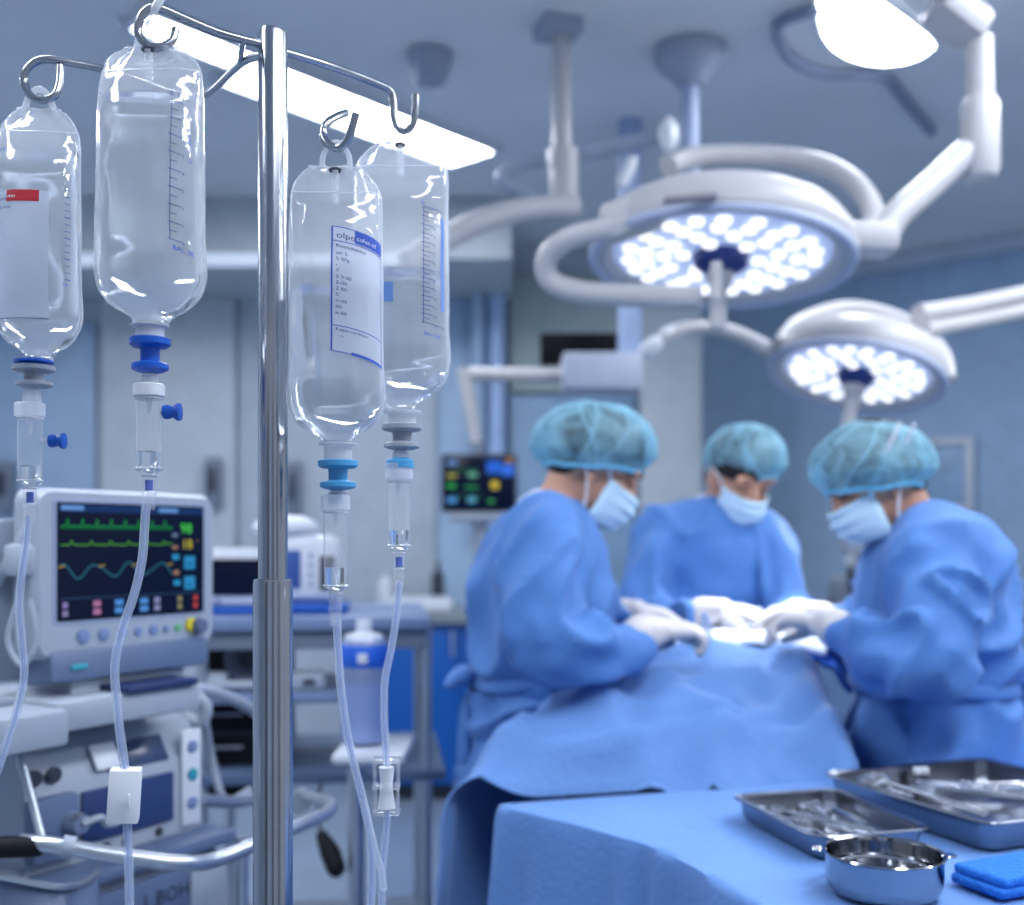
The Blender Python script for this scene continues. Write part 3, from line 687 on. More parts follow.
b = MB(); b.box((0, .03, -.02), (mwid*.8, .07, .04), 0, .008); b.tube([(0, .06, -.02), (0, .06, -.30)], .03, 12); b.box((0, .06, -.32), (.12, .10, .06), 0, .01); obj('stand', b, casing, wm, local=True)
# ================================================================ the big monitor on its trolley (left foreground)
LX, LY = -.735, 1.70; LA = math.atan2(.86, .51)
mon = thing('patient_monitor', 'large white patient monitor showing green traces, on the trolley at the left', 'monitor', (LX, LY, 1.20), LA)
w_, h_ = .372, .272; o = .010
cs = MB()
def rrect(x0, z0, x1, z1, y, r, n=5):
    P = []
    for cx_, cz_, a0 in ((x1-r, z1-r, 0), (x0+r, z1-r, 90), (x0+r, z0+r, 180), (x1-r, z0+r, 270)):
        for k in range(n+1): a = math.radians(a0+90*k/n); P.append(Vector((cx_+r*math.cos(a), y, cz_+r*math.sin(a))))
    return P
cs.rings([rrect(.006, o+.006, w_-.006, h_+o-.006, .0, .022), rrect(0, o, w_, h_+o, .010, .025), rrect(0, o, w_, h_+o, .055, .025), rrect(.02, o+.02, w_-.02, h_+o-.02, .075, .03), rrect(.04, o+.03, w_-.04, h_+o-.04, .085, .03)])
obj('housing', cs, casing, mon, local=True)
obj('bezel', MB().rings([rrect(.030, .066, .346, .264, -.0015, .006), rrect(.026, .062, .350, .268, .004, .008)]), mat('bezel_blue_grey', (150, 164, 190), .4), mon, local=True)  # even blue-grey surround of the screen
sx0, sx1, sz0, sz1 = .035, .341, .071, .260
sc = obj('screen', MB().rings([rrect(sx0, sz0, sx1, sz1, -.003, .003), rrect(sx0, sz0, sx1, sz1, .002, .003)]), scr, mon, local=True)
def SU(u, v): return sx0+(sx1-sx0)*u, sz0+(sz1-sz0)*v
y = -.0036; b = MB()
b.use(em((40, 70, 130), .6)); rect(b, *SU(.01, .92), *SU(.99, .985), y)
b.use(em((110, 160, 230), .8)); rect(b, *SU(.02, .935), *SU(.16, .975), y-.0003); rect(b, *SU(.66, .935), *SU(.80, .975), y-.0003)
g1 = em((40, 170, 90), .75); b.use(g1)
pts = []
for k in range(8):
    x = .02+k*.092
    pts += [(x, .80), (x+.03, .80), (x+.042, .86), (x+.05, .79), (x+.07, .805)]
pts.append((.76, .80)); trace(b, [SU(*p_) for p_ in pts], y, .0016)
b.use(em((26, 110, 70), .6)); rect(b, *SU(.02, .775), *SU(.76, .80), y+.0002)
b.use(em((100, 190, 70), .75)); pts = []
for k in range(6):
    x = .02+k*.123; pts += [(x, .64), (x+.05, .64), (x+.065, .675), (x+.075, .645)]
pts.append((.76, .65)); trace(b, [SU(*p_) for p_ in pts], y, .0016)
b.use(em((60, 140, 170), .7)); pts = [SU(.02+.74*k/70, .42+.055*math.cos(k/70*math.pi*2*3.4)+.012*math.sin(k*.5)) for k in range(71)]; trace(b, pts, y, .0018)
b.use(em((180, 160, 80), .6))
for x in (.02, .27, .49, .74): trace(b, [SU(x-.015, .455), SU(x+.02, .465)], y-.0002, .003)
b.use(em((80, 220, 90), .95)); write(b, '98', .026, *SU(.82, .745), y, 1.05)
b.use(em((210, 200, 60), .85)); write(b, '18', .024, *SU(.83, .60), y, 1.05)
b.use(em((50, 150, 210), .85)); rect(b, *SU(.85, .41), *SU(.93, .53), y); rect(b, *SU(.85, .22), *SU(.93, .34), y)
rect(b, *SU(.76, .50), *SU(.81, .55), y); rect(b, *SU(.77, .26), *SU(.82, .31), y)
b.use(scr); write(b, '36', .014, *SU(.862, .435), y-.0004); write(b, '35', .014, *SU(.862, .245), y-.0004)
b.use(em((190, 150, 130), .6)); rect(b, *SU(.76, .60), *SU(.80, .63), y); rect(b, *SU(.77, .36), *SU(.81, .40), y); write(b, 'o', .01, *SU(.94, .66), y)
b.use(em((120, 150, 190), .6)); rect(b, *SU(.76, .71), *SU(.80, .745), y)
b.use(em((70, 100, 150), .6)); rect(b, *SU(.02, .185), *SU(.98, .192), y)
for u, c_, r_ in ((.03, (150, 140, 200), .04), (.22, (190, 130, 180), .06), (.36, (90, 160, 240), .07), (.53, (90, 160, 240), .07), (.63, (150, 160, 210), .05), (.80, (150, 150, 110), .04), (.92, (200, 80, 80), .04)):
    b.use(em(c_, .75)); rect(b, *SU(u, .11), *SU(u+r_*.8, .16), y); rect(b, *SU(u, .04), *SU(u+r_*.8, .09), y)
b.use(em((150, 160, 190), .6)); write(b, 'mm', .008, *SU(.03, .05), y-.0003)
obj('readouts', b, None, sc, local=True)
pr = MB().use(mat('print_grey', (120, 134, 170), .6))
write(pr, 'Parameters', .0085, .03, .270, -.0004) ; write(pr, 'Datascope', .0085, .15, .270, -.0004); write(pr, 'CareMonitor', .0085, .27, .270, -.0004)
RX = Matrix.Rotation(math.pi/2, 4, 'X')
def knob(parent, x, z, r, d_, m, name='button', y0=0, parts=None):
    return obj(name, MB().lathe([(.0005, -.002), (r, -.002), (r, d_*.7), (r*.85, d_), (.0005, d_)], (x, y0, z), 22, RX), m, parent, local=True)
btn = mat('button_blue_grey', (118, 140, 182), .4)
for i, x in enumerate((.085, .125, .163, .195, .228, .256, .283)):
    knob(mon, x, .045, (.012, .011, .008, .008, .009, .006, .007)[i], .004, btn if i != 6 else mat('button_green', (110, 180, 130), .4))
knob(mon, .313, .048, .013, .006, mat('ring_yellow', (214, 196, 40), .4), 'yellow_ring')
knob(mon, .326, .046, .0145, .018, mat('knob_grey', (96, 108, 140), .4), 'knob')
obj('lower_fascia', MB().box((.186, .03, -.003), (.33, .075, .052), 0, .008, rx=-.12), casing_b, mon, local=True)
obj('fascia_light', MB().box((.07, -.0115, -.002), (.03, .003, .008), 0, .001), mat('teal_mark', (60, 170, 190), .4), mon, local=True)
obj('foot', MB().box((.19, .07, -.04), (.24, .12, .04), 0, .008), casing, mon, local=True)
# ---- trolley carrying it
tr = thing('equipment_trolley', 'grey medical trolley with a curved steel push rail at the lower left', 'trolley', (LX, LY, 0), LA)
def tb(name, c, d, m=casing, bev=.008, rx=0, ry=0): return obj(name, MB().box(c, d, 0, bev, rx=rx, ry=ry), m, tr, local=True)
tb('shelf', (.145, .08, 1.128), (.29, .26, .048))
tb('shelf_inset', (.20, .0, 1.156), (.15, .12, .012), mat('shelf_inset_navy', (36, 52, 96), .4), .003)
tb('side_shelf', (-.120, .04, 1.120), (.225, .26, .055))
tb('side_shelf_mat', (-.09, .08, 1.150), (.12, .14, .010), grey_m, .003)
tb('column', (.18, .30, .60), (.10, .08, 1.06), grey_m, .01)
tb('equipment_shelf', (.16, .10, .868), (.42, .32, .025), casing_b)
tb('lower_body', (.16, .12, .70), (.40, .30, .30), casing, .02)
tb('dark_upper_face', (.16, -.036, .80), (.34, .012, .07), casing_b, .004)
tb('bottom_shelf', (.16, .12, .30), (.46, .40, .03), casing_b)
tb('chassis', (.16, .12, .12), (.50, .44, .05), casing, .015)
tb('light_panel', (.315, -.043, .79), (.085, .004, .10), casing, .001)
for x, y_2 in ((-.06, -.06), (.38, -.06), (-.06, .30), (.38, .30)):
    obj('upright', MB().tube([(x, y_2, .12), (x, y_2, .86)], .011, 10), satin, tr, local=True)
    obj('caster', MB().lathe([(.0005, -.014), (.038, -.014), (.044, -.008), (.044, .008), (.038, .014), (.0005, .014)], (x, y_2, .045), 20, Matrix.Rotation(math.pi/2, 4, 'X')), black_m, tr, local=True)
def inv(v): return mw(tr).inverted() @ Vector(v)
rail = [W(20, 842, 1.50), W(60, 846, 1.50), W(120, 856, 1.52), W(180, 863, 1.56), W(215, 860, 1.62), W(260, 842, 1.70), W(300, 825, 1.80), W(328, 812, 1.92), W(328, 803, 2.02), W(300, 797, 2.12), W(262, 798, 2.16), W(236, 802, 2.1), W(200, 800, 2.0)]
rl = obj('push_rail', MB().tube(rail, .0115, 14, 5), satin, tr)
obj('clamp', MB().lathe([(.0005, -.02), (.022, -.02), (.022, .02), (.0005, .02)], W(300, 801, 2.12), 16, RX), satin, rl)
obj('grip', MB().blob([W(-30, 848, 1.48), W(36, 846, 1.50)], .015), black_m, rl)
obj('collar', MB().tube([W(62, 846, 1.50), W(74, 848, 1.505)], .0155, 14), casing, rl)
b = MB(); b.box((.20, -.049, .66), (.20, .004, .04), 0, .001)
pr2 = MB().use(dgrey); 
vs, fs = text2d('L.BOH0', .036); pr2.add([(.17+a, -.0435, .785+b_) for a, b_ in vs], fs); obj('lettering', pr2, None, tr, local=True)
bk = MB(); bk.tube([W(-20, 872, 1.50), W(10, 878, 1.50), W(60, 887, 1.52), (W(85, 882, 1.6)), W(100, 870, 1.75)], .005, 8, 5); obj('basket_rim', bk, satin, tr)
bs = MB(); pts = catmull([W(-20, 876, 1.505), W(10, 882, 1.505), W(60, 890, 1.525), W(84, 885, 1.605), W(99, 873, 1.755)], 4)
vs = []
for p_ in pts: vs += [tuple(p_), (p_.x*.99, p_.y, p_.z-.16)]
bs.add(vs, [(2*k, 2*k+1, 2*k+3, 2*k+2) for k in range(len(pts)-1)]); obj('basket', bs, casing_b, tr, solid=.004)
obj('strut', MB().tube([W(20, 755, 1.62), W(42, 838, 1.56)], .006, 10), satin, tr)
obj('bracket', MB().box(W(22, 560, 1.72), (.05, .05, .05), .4, .008), casing, tr)
obj('bracket_plate', MB().box(W(12, 600, 1.76), (.06, .04, .26), .4, .012), grey_m, tr)
b = MB()
b.tube([W(-6, 560, 1.7), W(10, 545, 1.68), W(28, 560, 1.66)], .006, 8, 5); b2 = b
obj('cable', MB().tube([W(-10, 600, 1.75), W(10, 560, 1.72), W(34, 520, 1.72), W(44, 505, 1.74)], .009, 10, 6), casing, tr)
obj('cable', MB().tube([W(18, 600, 1.68), W(8, 640, 1.68), W(22, 665, 1.68), W(36, 640, 1.68), W(30, 600, 1.68)], .005, 8, 6), casing, tr)
# ---- therapy device on the trolley shelf
dv = thing('ventilator', 'low white ventilator with a blue front on the trolley under the large monitor', 'ventilator', (LX-.0*1, LY, .882), LA)
def dvb(name, c, d, m, bev=.01, rx=0): return obj(name, MB().box(c, d, 0, bev, rx=rx), m, dv, local=True)
prof = [(0, 0), (0, .13), (.035, .19), (.09, .215), (.22, .215), (.24, .20), (.24, 0)]
b = MB(); n = len(prof)
for x0_, x1_ in ((-.02, .335),):
    b.rings([[Vector((x0_+.012, .01+y_*.96, .004+z_*.96)) for y_, z_ in prof], [Vector((x0_, y_, z_)) for y_, z_ in prof], [Vector((x1_, y_, z_)) for y_, z_ in prof], [Vector((x1_+.012, .01+y_*.96, .004+z_*.96)) for y_, z_ in prof]])
obj('housing', b, casing, dv, local=True)
dvb('front_panel', (.175, -.002, .07), (.19, .008, .085), mat('panel_navy', (48, 66, 112), .3), .003)
dvb('side_module', (.02, -.010, .070), (.085, .03, .10), casing_b, .008)
dvb('screen', (.20, .014, .155), (.13, .006, .05), mat('screen_slate', (56, 72, 104), .2), .003, rx=-.53)
dvb('label_plate', (.135, .008, .16), (.05, .006, .045), white_m, .002, rx=-.53)
dvb('control_strip', (.31, -.003, .095), (.045, .008, .17), white_m, .004)
for z_, m in ((.15, btn), (.10, mat('button_teal', (40, 150, 170), .4)), (.05, btn)):
    knob(dv, .31, z_, .011, .004, m, 'button', -.007)
for x in (.10, .13, .17, .24): knob(dv, x, .013, .008, .004, dgrey, 'socket')
knob(dv, .045, .075, .017, .03, satin, 'outlet', -.02)
obj('hose', MB().tube([(.045, -.05, .075), (.075, -.055, .08), (.09, -.05, .065), (.12, -.04, .06)], .006, 10, 5), casing, dv, local=True)
for x in (-.005, .03): knob(dv, x, .15, .013, .006, dgrey, 'vent')
obj('handle', MB().tube([(.05, .10, .213), (.06, .10, .235), (.20, .10, .235), (.21, .10, .213)], .007, 10, 3), casing, dv, local=True)

# ================================================================ work table, second monitor, instruments behind the pole
YT = 2.75
wt = thing('work_table', 'grey work table with thin legs and a lower shelf, behind the steel pole', 'work table', (W(300, 600, YT).x, YT+.3, 0), .12)
ox = W(300, 600, YT).x; base = (0, 0, 0)
def T3(name, c, d, m, bev=.006, parent=wt): return obj(name, MB().box(c, d, 0, bev), m, parent, local=True)
T3('tabletop', (-.02, 0, 1.19), (.62, .62, .035), mat('tabletop_blue_grey', (116, 136, 172), .35))
T3('apron', (-.02, -.28, 1.15), (.60, .02, .05), grey_m)
T3('middle_shelf', (-.08, -.10, 1.005), (.50, .42, .025), mat('tabletop_blue_grey', (116, 136, 172), .35))
T3('lower_shelf', (0, 0, .80), (.66, .56, .03), mat('shelf_blue', (88, 108, 138), .4))
T3('bottom_shelf', (0, 0, .30), (.62, .56, .03), grey_m)
T3('back_panel', (-.2, .27, .95), (.22, .02, .45), casing)
for x in (-.28, .28):
    for y_ in (-.26, .26):
        obj('leg', MB().tube([(x, y_, .09), (x, y_, 1.18)], .016, 10), satin, wt, local=True)
        obj('caster', MB().lathe([(.0005, -.015), (.04, -.015), (.045, -.008), (.045, .008), (.04, .015), (.0005, .015)], (x, y_, .046), 18, RX), black_m, wt, local=True)
# second monitor (behind the pole)
Y2 = 2.88; p0 = W(238, 592, Y2); p0.z = 1.228
m2 = thing('patient_monitor', 'smaller white monitor with a dark screen on a blue base behind the pole', 'monitor', p0, .15)
obj('housing', MB().box((0, .05, .075), (.22, .12, .15), 0, .015), white_m, m2, local=True)
obj('screen', MB().box((.0, -.012, .075), (.15, .008, .095), 0, .003), scr, m2, local=True)
obj('base', MB().box((.0, .03, -.010), (.25, .18, .020), 0, .008), mat('base_blue', (22, 90, 182), .4), m2, local=True)
for x in (-.09, -.05, .09): knob(m2, x, .015, .006, .004, btn, 'button', -.012)
p0 = W(307, 588, 2.92); p0.z = 1.233
an = thing('anaesthesia_unit', 'white rounded machine with small dark displays, between pole and teal infusion line', 'medical machine', p0, .1)
obj('housing', MB().box((0, .06, .09), (.17, .16, .18), 0, .03, seg=4), white_m, an, local=True)
obj('head', MB().ell((-.06, .04, .20), (.09, .07, .035)), white_m, an, local=True)
obj('display', MB().box((-.04, -.022, .09), (.05, .008, .10), 0, .003), mat('display_blue', (60, 90, 160), .3), an, local=True)
obj('display', MB().box((.055, -.022, .08), (.04, .008, .09), 0, .003), dgrey, an, local=True)
for z_ in (.05, .075, .10, .125): knob(an, .012, z_, .006, .004, btn, 'button', -.02)
obj('tray', MB().box((.02, .02, -.012), (.18, .16, .025), 0, .008), mat('base_blue', (22, 90, 182), .4), an, local=True)
# round dark motor housing with hoses on the shelf below
p0 = W(252, 690, 2.86); p0.z = 1.024
cm = thing('compressor', 'dark round compressor drum under the work table, left of the pole', 'compressor', p0, .1)
obj('housing', MB().box((-.02, .1, .073), (.20, .18, .145), 0, .01), black_m, cm, local=True)
obj('drum', MB().lathe([(.001, 0), (.035, 0), (.04, .01), (.05, .01), (.055, .025), (.066, .025), (.069, .0), (.069, -.06), (.001, -.06)], (0, -.01, .072), 32, RX), grey_m, cm, local=True)
obj('hub', MB().lathe([(.001, 0), (.028, 0), (.03, -.02), (.001, -.02)], (0, -.035, .072), 24, RX), dgrey, cm, local=True)
obj('hose', MB().tube([(.07, -.01, .06), (.10, -.05, .03), (.05, -.10, .013), (-.02, -.11, .013), (-.10, -.09, .013)], .012, 10, 6), casing, cm, local=True)
dr_ = thing('drawer_unit', 'dark drawer unit low under the work table, left of the steel pole', 'drawer unit', W(228, 800, 2.85), .1)
obj('body', MB().box((0, .1, .13), (.16, .2, .26), 0, .008), dgrey, dr_, local=True)
for k in range(3):
    q_ = obj('drawer', MB().box((0, -.003, .045+.085*k), (.145, .012, .072), 0, .004), black_m, dr_, local=True); obj('handle', MB().tube([(-.04, -.02, .055+.085*k), (.04, -.02, .055+.085*k)], .004, 8), satin, q_, local=True)
gp = thing('hand_grip', 'black rubber grip hanging on a cord below the work table, right of the pole', 'grip', W(330, 852, 2.55))
obj('grip', MB().blob([W(322, 836, 2.57), W(330, 852, 2.55), W(336, 868, 2.53)], [.014, .024, .022]), black_m, gp)
obj('cord', MB().tube([W(322, 836, 2.57), W(318, 815, 2.62), W(320, 788, 2.775), W(322, 782, 2.80)], .004, 8, 4), dgrey, gp)
for i, (px, py, Yq, dx, lb) in enumerate(((212, 676, 2.80, .08, 'small pale connector block on the table shelf, left of the compressor'), (306, 722, 2.82, .10, 'pale instrument box on the table shelf, just right of the pole'))):
    p_ = W(px, py, Yq); t = thing('equipment_box', lb, 'equipment box', (p_.x, Yq, 1.0205), .12)
    obj('body', MB().box((0, 0, .02), (dx, .08, .045), 0, .01), casing, t, local=True); obj('button', MB().box((.01, -.042, .02), (.03, .006, .015), 0, .002), dgrey, t, local=True)
# coiled leads hanging over the shelf
for i, (pp, lb) in enumerate((([(150, 672, 2.15), (185, 690, 2.1), (205, 705, 2.1), (200, 722, 2.1), (180, 712, 2.1), (195, 690, 2.15), (235, 700, 2.3), (262, 716, 2.4)], 'thick white hose looping beside the trolley shelf'),
                            ([(205, 722, 2.15), (212, 760, 2.2), (225, 800, 2.2), (250, 790, 2.3)], 'white lead sloping down behind the push rail'))):
    tag(obj('hose', MB().tube([W(*q) for q in pp], .013 if i == 0 else .008, 10, 6), casing), lb, 'hose')
# clear canister with blue band on small tray
Yc = 2.5; p0 = W(364, 742, Yc)
cn = thing('canister', 'clear canister with a blue band, standing on the white side tray', 'canister', p0)
sc_ = Yc/F
obj('body', MB().lathe([(.001, .002), (20*sc_, .002), (23*sc_, 8*sc_), (23*sc_, 78*sc_), (24*sc_, 80*sc_), (24*sc_, 96*sc_), (20*sc_, 104*sc_), (8*sc_, 108*sc_), (.001, 108*sc_)], n=30), film('canister_plastic', (200, 216, 244), .45, rough=.1), cn, local=True)
obj('band', MB().lathe([(23.5*sc_, 76*sc_), (24.6*sc_, 78*sc_), (24.6*sc_, 96*sc_), (23.5*sc_, 98*sc_)], n=30), mat('band_blue', (40, 100, 210), .4), cn, local=True)
obj('cap', MB().lathe([(.001, 100*sc_), (20*sc_, 100*sc_), (19*sc_, 107*sc_), (8*sc_, 110*sc_), (8*sc_, 122*sc_), (.001, 122*sc_)], n=24), white_m, cn, local=True)
obj('contents', MB().lathe([(.001, .004), (19*sc_, .004), (21*sc_, 10*sc_), (21*sc_, 58*sc_), (.001, 58*sc_)], n=24), mat('contents_blue_white', (150, 176, 226), .4), cn, local=True)
obj('label_mark', MB().box((.004, -24.9*sc_, 86*sc_), (.022, .002, .022), 0, .0005), white_m, cn, local=True)
st = thing('side_tray', 'white side tray on a grey leg under the blue banded canister', 'tray', W(375, 746, Yc))
p_ = W(375, 749, Yc)
obj('tray', MB().box((p_.x, Yc, p_.z), (70*sc_, .25, .022), 0, .008), white_m, st)
obj('leg', MB().tube([(p_.x-.05, Yc+.05, .03), (p_.x-.05, Yc+.05, p_.z-.05)], .02, 12), satin, st)
obj('foot', MB().lathe([(.001, 0), (.13, 0), (.12, .025), (.02, .04), (.001, .04)], (p_.x-.05, Yc+.05, 0), 24), grey_m, st)
# ---- blue cabinet with counter on the back wall
Yk = 5.85
x0_, x1_ = W(372, 0, Yk).x, W(640, 0, Yk).x
cab = thing('base_cabinet', 'bright blue base cabinet along the back wall, left of the left surgeon', 'cabinet', ((x0_+x1_)/2, Yk+.32, 0))
obj('body', MB().box(((x0_+x1_)/2, Yk+.32, .52), (x1_-x0_, .58, .86), 0, .004), bluecab, cab)
for i in range(3):
    wq = (x1_-x0_)/3; xc = x0_+wq*(i+.5)
    dd = obj('door', MB().box((xc, Yk+.02, .52), (wq-.012, .024, .84), 0, .005), bluecab, cab)
    obj('handle', MB().tube([(xc+wq*.4, Yk-.01, .78), (xc+wq*.4, Yk-.01, .92)], .007, 8), satin, dd)
obj('plinth', MB().box(((x0_+x1_)/2, Yk+.36, .045), (x1_-x0_-.04, .5, .09), 0, .002), dgrey, cab)
tag(obj('countertop', MB().box(((x0_+x1_)/2, Yk+.30, .985), (x1_-x0_+.04, .66, .06), 0, .008), mat('counter_stone', (132, 142, 150), .35)), 'grey countertop on the blue cabinet at the back wall', 'countertop')
pz = 1.016
def tray_stack(px, label, wd_=.30):
    x = W(px, 0, Yk+.1).x; t = thing('instrument_case', label, 'instrument case', (x, Yk+.12, pz))
    obj('tray', MB().box((0, 0, .03), (wd_, .24, .055), 0, .012), white_m, t, local=True)
    obj('lid', MB().box((0, 0, .066), (wd_*.94, .22, .02), 0, .008), white_m, t, local=True)
    return t
tray_stack(420, 'white lidded instrument case on the counter beside the open cage infusion line', .36)
bt = tag(obj('dispenser', MB().lathe([(.001, 0), (.035, 0), (.037, .01), (.037, .17), (.03, .20), (.012, .21), (.012, .26), (.001, .26)], (W(437, 0, Yk+.3).x, Yk+.38, pz), 20), dgrey), 'dark dispenser bottle on the counter behind the instrument case', 'bottle')
bt = tag(obj('dispenser', MB().lathe([(.001, 0), (.05, 0), (.052, .01), (.052, .13), (.04, .16), (.012, .17), (.012, .20), (.001, .20)], (W(384, 0, Yk+.3).x, Yk+.38, pz), 20), white_m), 'white round bottle on the counter left of the dark bottle', 'bottle')
# wall fixtures
def wall_unit(px0, px1, py0, py1, label):
    Yw = 6.50; p, q = W(px0, py1, Yw), W(px1, py0, Yw)
    t = thing('wall_socket_unit', label, 'wall unit', ((p.x+q.x)/2, Yw, p.z))
    obj('housing', MB().box(((p.x+q.x)/2, Yw, (p.z+q.z)/2), (q.x-p.x, .08, q.z-p.z), 0, .015), grey_m, t)
    obj('insert', MB().box(((p.x+q.x)/2, Yw-.042, (p.z+q.z)/2+.02), ((q.x-p.x)*.5, .02, (q.z-p.z)*.5), 0, .006), dgrey, t)
wall_unit(206, 221, 458, 508, 'slim grey wall unit just right of the large monitor')
wall_unit(287, 300, 462, 518, 'grey wall unit seen just right of the steel pole')
wall_unit(-4, 13, 462, 512, 'dark wall unit at the left edge above the trolley')
# things behind the surgeons
p0 = W(862, 560, 4.6)
pm = thing('pump_stand', 'grey equipment stand with a white head between the middle and right surgeons', 'equipment stand', (p0.x, 4.6, 0))
obj('post', MB().tube([(p0.x, 4.6, .05), (p0.x, 4.6, 1.36)], .03, 14), satin, pm)
obj('head', MB().box(W(862, 540, 4.55), (.16, .14, .12), 0, .02), casing, pm)
obj('base', MB().lathe([(.001, 0), (.24, 0), (.22, .04), (.04, .06), (.001, .06)], (p0.x, 4.6, 0), 28), grey_m, pm)
p0 = W(834, 600, 5.2)
bm_ = thing('wall_bench', 'dark grey bench with small devices along the blue wall behind the surgeons', 'bench', (1.9, 5.9, 0), -.73)
obj('bench_top', MB().box((0, .15, 1.02), (2.6, .45, .05), 0, .008), grey_m, bm_, local=True)
obj('bench_body', MB().box((0, .17, .54), (2.5, .40, .92), 0, .01), wall_blue, bm_, local=True)
for k in range(4): obj('door', MB().box((-.93+.62*k, -.04, .55), (.6, .02, .86), 0, .004), mat('bench_door_blue', (104, 136, 176), .4), bm_, local=True)
for i, (px, lb, hh) in enumerate(((834, 'small white topped device on the bench between the middle and right surgeons', .30), (815, 'squat grey device on the bench beside the middle surgeon', .16), (1016, 'grey boxy device on the bench at the right edge', .14))):
    f_ = (px-512)/F; # meet the bench line
    c0 = Vector((1.9, 5.9)); ca, sa = math.cos(-.73), math.sin(-.73)
    # solve point on bench axis with X = f_*Y
    t_ = (f_*(5.9+.1*ca)-(1.9-.1*sa*-1))/(ca-f_*sa) if abs(ca-f_*sa) > 1e-6 else 0
    X_, Y_ = 1.9+t_*ca-.15*sa, 5.9+t_*sa+.15*ca
    t = thing('bench_device', lb, 'device', (X_, Y_, 1.046), -.73)
    obj('body', MB().box((0, 0, hh*.35), (.13, .12, hh*.7), 0, .015), grey_m if i else dgrey, t, local=True)
    obj('head', MB().box((0, -.01, hh*.85), (.15 if i == 0 else .11, .12, hh*.32), 0, .02), white_m if i == 0 else casing, t, local=True)
# framed window panel on the blue wall
def on_right(px, py): # meets the right wall plane
    nx, ny = -nrm.x, -nrm.y; f_ = (px-512)/F
    Y_ = ((A.x)*nx+(A.y)*ny)/(f_*nx+ny); return Vector((f_*Y_, Y_, EYE+(540-py)/F*Y_))
a_, c_ = on_right(922, 505), on_right(972, 445)
mid = (a_+c_)/2; wid = (Vector((c_.x, c_.y))-Vector((a_.x, a_.y))).length; hg = .40
pf = thing('picture_frame', 'white framed pale picture on the blue wall behind the right surgeon', 'picture', (mid.x-nrm.x*.02, mid.y-nrm.y*.02, mid.z-hg/2), ang)
for x, z_, dx, dz in ((-wid/2, hg/2, .05, hg+.05), (wid/2, hg/2, .05, hg+.05), (0, 0, wid, .05), (0, hg, wid, .05)):
    obj('frame', MB().box((x, -.02, z_), (dx, .04, dz), 0, .006), white_m, pf, local=True)
obj('picture', MB().box((0, 0, hg/2), (wid, .02, hg), 0, .002), mat('picture_pale_blue', (150, 184, 216), .3, vs=6, var=.25), pf, local=True)
# ================================================================ people
skin_m = mat('skin', (196, 148, 124), .5, var=.05, sss=.08)
gown_m = mat('gown_blue', (74, 122, 188), .75, sheen=.1, var=.04, vs=5, bump=.2, bs=60, crease=.9, cs=6)
glove_m = mat('glove_latex', (204, 200, 200), .42, var=.03, spec=.5)
mask_m = mat('mask_pale_blue', (190, 220, 240), .7, var=.03)
strap_m = mat('mask_strap_white', (228, 234, 242), .6)
hair_m = mat('hair_dark', (30, 26, 28), .6, var=.2, vs=60)
trous_m = mat('scrub_trousers', (52, 104, 176), .8)
shoe_m = mat('clog_white', (206, 212, 220), .4)
under_m = mat('collar_white', (206, 218, 236), .8)
brow_m = hair_m
def capmat():
    m = film('bouffant_cap', (172, 222, 238), .56, gloss=.4, tint=(190, 226, 242), rough=.5, fr=.12, mott=1.4, bs=16); return m
cap_m = capmat()
def basis(fwd, up):
    f = Vector(fwd).normalized(); u = Vector(up); r = f.cross(u).normalized(); u = r.cross(f).normalized()
    M = Matrix.Identity(4)
    for i in range(3): M[i][0] = r[i]; M[i][1] = f[i]; M[i][2] = u[i]
    return M           # x right, y forward, z up
def bodyrings(mb, rows, n=28, e=2.3):
    """rows: (centre, half x, half y, yaw) horizontal rounded cross-sections"""
    rs = []
    for c, hx, hy, yaw in rows:
        R_ = Matrix.Rotation(yaw, 4, 'Z'); q = []
        for k in range(n):
            a = 2*math.pi*k/n; ca, sa = math.cos(a), math.sin(a)
            q.append(Vector(c)+(R_ @ Vector((hx*abs(ca)**(2/e)*(1 if ca > 0 else -1), hy*abs(sa)**(2/e)*(1 if sa > 0 else -1), 0))))
        rs.append(q)
    mb.rings(rs)
